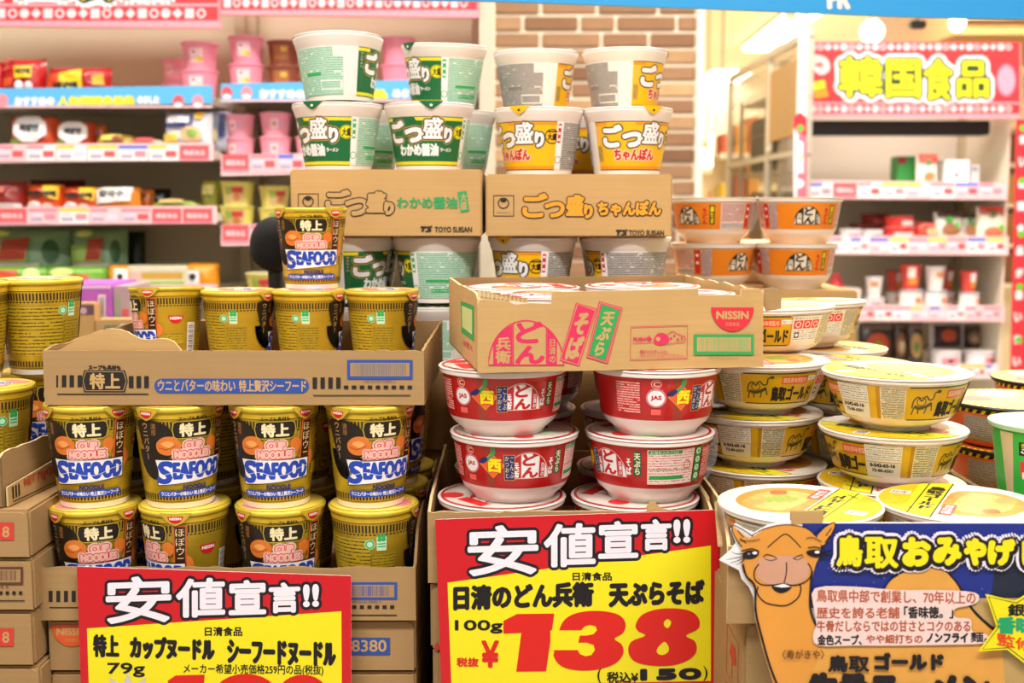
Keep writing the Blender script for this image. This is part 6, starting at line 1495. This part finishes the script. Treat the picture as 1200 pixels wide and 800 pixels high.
for yy in (5.87, 6.58): part('upright', boxmesh('upright', 1.24, 1.26, yy - .012, yy + .012, 0, 2.06, CH), o, world=True)
# far stacks in the aisle
def far_shelf(label, x, y, w, cols, z1_=1.9, gl=None):
    o = thing('far_shelf', label, 'shelf', (x + w / 2, y, 0))
    part('back_panel', boxmesh('back_panel', x, x + w, y + .3, y + .32, 0, z1_ + .2, C('#f4e6c8', .6)), o, world=True)
    for k in range(4):
        zz = .9 + k * .3; part('shelf', boxmesh('shelf', x, x + w, y, y + .3, zz, zz + .03, C('#f6ead2', .5)), o, world=True)
        for j in range(3):
            h = .12 + .05 * ((j * 7 + k * 3) % 3); part('box', boxmesh('box', x + w * (.04 + j * .32), x + w * (.30 + j * .32), y + .03, y + .25, zz + .031, zz + .03 + h, C(cols[(j + k) % len(cols)], .5, .1), .004), o, world=True)
far_shelf('bright shelf with orange and yellow goods far down the aisle', 1.28, 7.4, .26, ('#e8a23a', '#d8742a', '#f0d04a', '#c8583a'))
far_shelf('pale shelf of white and amber goods at the end of the aisle', 1.7, 10.5, 1.2, ('#f2e2c0', '#e8c06a', '#d89a4a'))
far_shelf('brown shelving beyond the storage rack', 2.6, 9.0, 1.6, ('#a8703a', '#c8945a', '#8a5a3a'))
o = thing('yellow_bin', 'bright yellow bin in the far aisle', 'bin', (1.28, 6.9, 0))
part('body', boxmesh('body', 1.13, 1.36, 6.85, 7.1, 0, 1.5, C('#f2cc1a', .5), .01), o, world=True); part('rim', boxmesh('rim', 1.12, 1.37, 6.84, 7.11, 1.5, 1.53, C('#f6dc5a', .5), .004), o, world=True)
# lamps
def Pz(px, py, z):
    d = ray(px, py); t = (z - CZ) / d.z; return Vector((0, 0, CZ)) + d * t
LAMP = emit('#fff3da', 7.)
def tube(label, a_, b_, w=.12, zc=3.3, h=.05):
    A, B = Pz(*a_, zc - h), Pz(*b_, zc - h); d = (B - A); L_ = d.length; m_ = (A + B) / 2
    o = thing('ceiling_light', label, 'lamp', (m_.x, m_.y, zc - h), (0, 0, math.atan2(d.y, d.x)))
    part('housing', boxmesh('housing', -L_ / 2 - .03, L_ / 2 + .03, -w / 2 - .03, w / 2 + .03, .02, h - .001, C('#f4eee2', .5), .004), o)
    part('diffuser', boxmesh('diffuser', -L_ / 2, L_ / 2, -w / 2, w / 2, -.02, .02, LAMP, .012), o)
tube('long ceiling light shining above the wire partition', (886, 58), (962, 2), .28)
tube('ceiling light far down the aisle at the left', (822, 112), (858, 84), .5)
tube('faint long ceiling light above the far aisle', (905, 30), (925, 16), .2) if False else None
def globe(label, px, py, Y, r):
    c = P(px, py, Y); o = thing('pendant_lamp', label, 'lamp', (c.x, Y, c.z))
    part('globe', lathe('globe', [(0, -r)] + [(r * math.cos(math.radians(t)), r * math.sin(math.radians(t))) for t in range(-75, 76, 15)] + [(0, r)], [emit('#fff0d0', 6.)], 20, cap0=False), o)
    part('cord', bars('cord', [((0, 0, r), (0, 0, 3.3 - c.z))], .006, C('#8a7a60', .5)), o); part('cap', bars('cap', [((0, 0, r * .9), (0, 0, r * 1.5))], r * .45, C('#d8c8a0', .4), 12), o)
globe('glowing round lamp above the right header board, left one', 1022, 37, 6.6, .062)
globe('glowing small lamp above the right header board, right one', 1122, 28, 7.2, .045)
globe('glowing lamp far down the aisle above the shelves', 845, 165, 9.0, .09)
globe('glowing lamp over the wire partition beside the white pole', 926, 38, 6.4, .07)
globe('low glowing lamp in the far aisle, left of the partition', 828, 185, 10.0, .08)
o = thing('camera_dome', 'small black ceiling camera above the right header board', 'camera', P(1075, 29, 6.2))
c_ = P(1075, 29, 6.2)
part('body', boxmesh('body', -.04, .04, -.03, .03, -.02, .02, BLACK, .008), o); part('arm', bars('arm', [((0, 0, .02), (0, 0, 3.3 - c_.z))], .006, C('#5a4a3a', .5)), o)
o = thing('ceiling_sign', 'small red hanging sign far right above the header board', 'sign', P(1146, 36, 8))
c_ = P(1146, 36, 8)
part('board', boxmesh('board', -.02, .02, -.01, .01, -.06, .06, RED, .002), o); part('hanger', bars('hanger', [((0, 0, .06), (0, 0, 3.3 - c_.z))], .004, C('#8a7a60', .5)), o)
o = thing('ceiling_duct', 'brown beam box under the ceiling at the upper right corner', 'beam', (3.6, 8.4, 3.0))
part('body', boxmesh('body', 2.75, 5.2, 7.6, 9.2, 2.56, 3.299, C('#b58a5a', .6, .1), .01), o, world=True); part('edge', boxmesh('edge', 2.72, 5.2, 7.57, 7.6, 2.66, 2.80, C('#f0e2c8', .5)), o, world=True)
for o in SC.objects:
    l = o.get('label')
    if l and len(l.split()) > 16: print('LONG', len(l.split()), l)
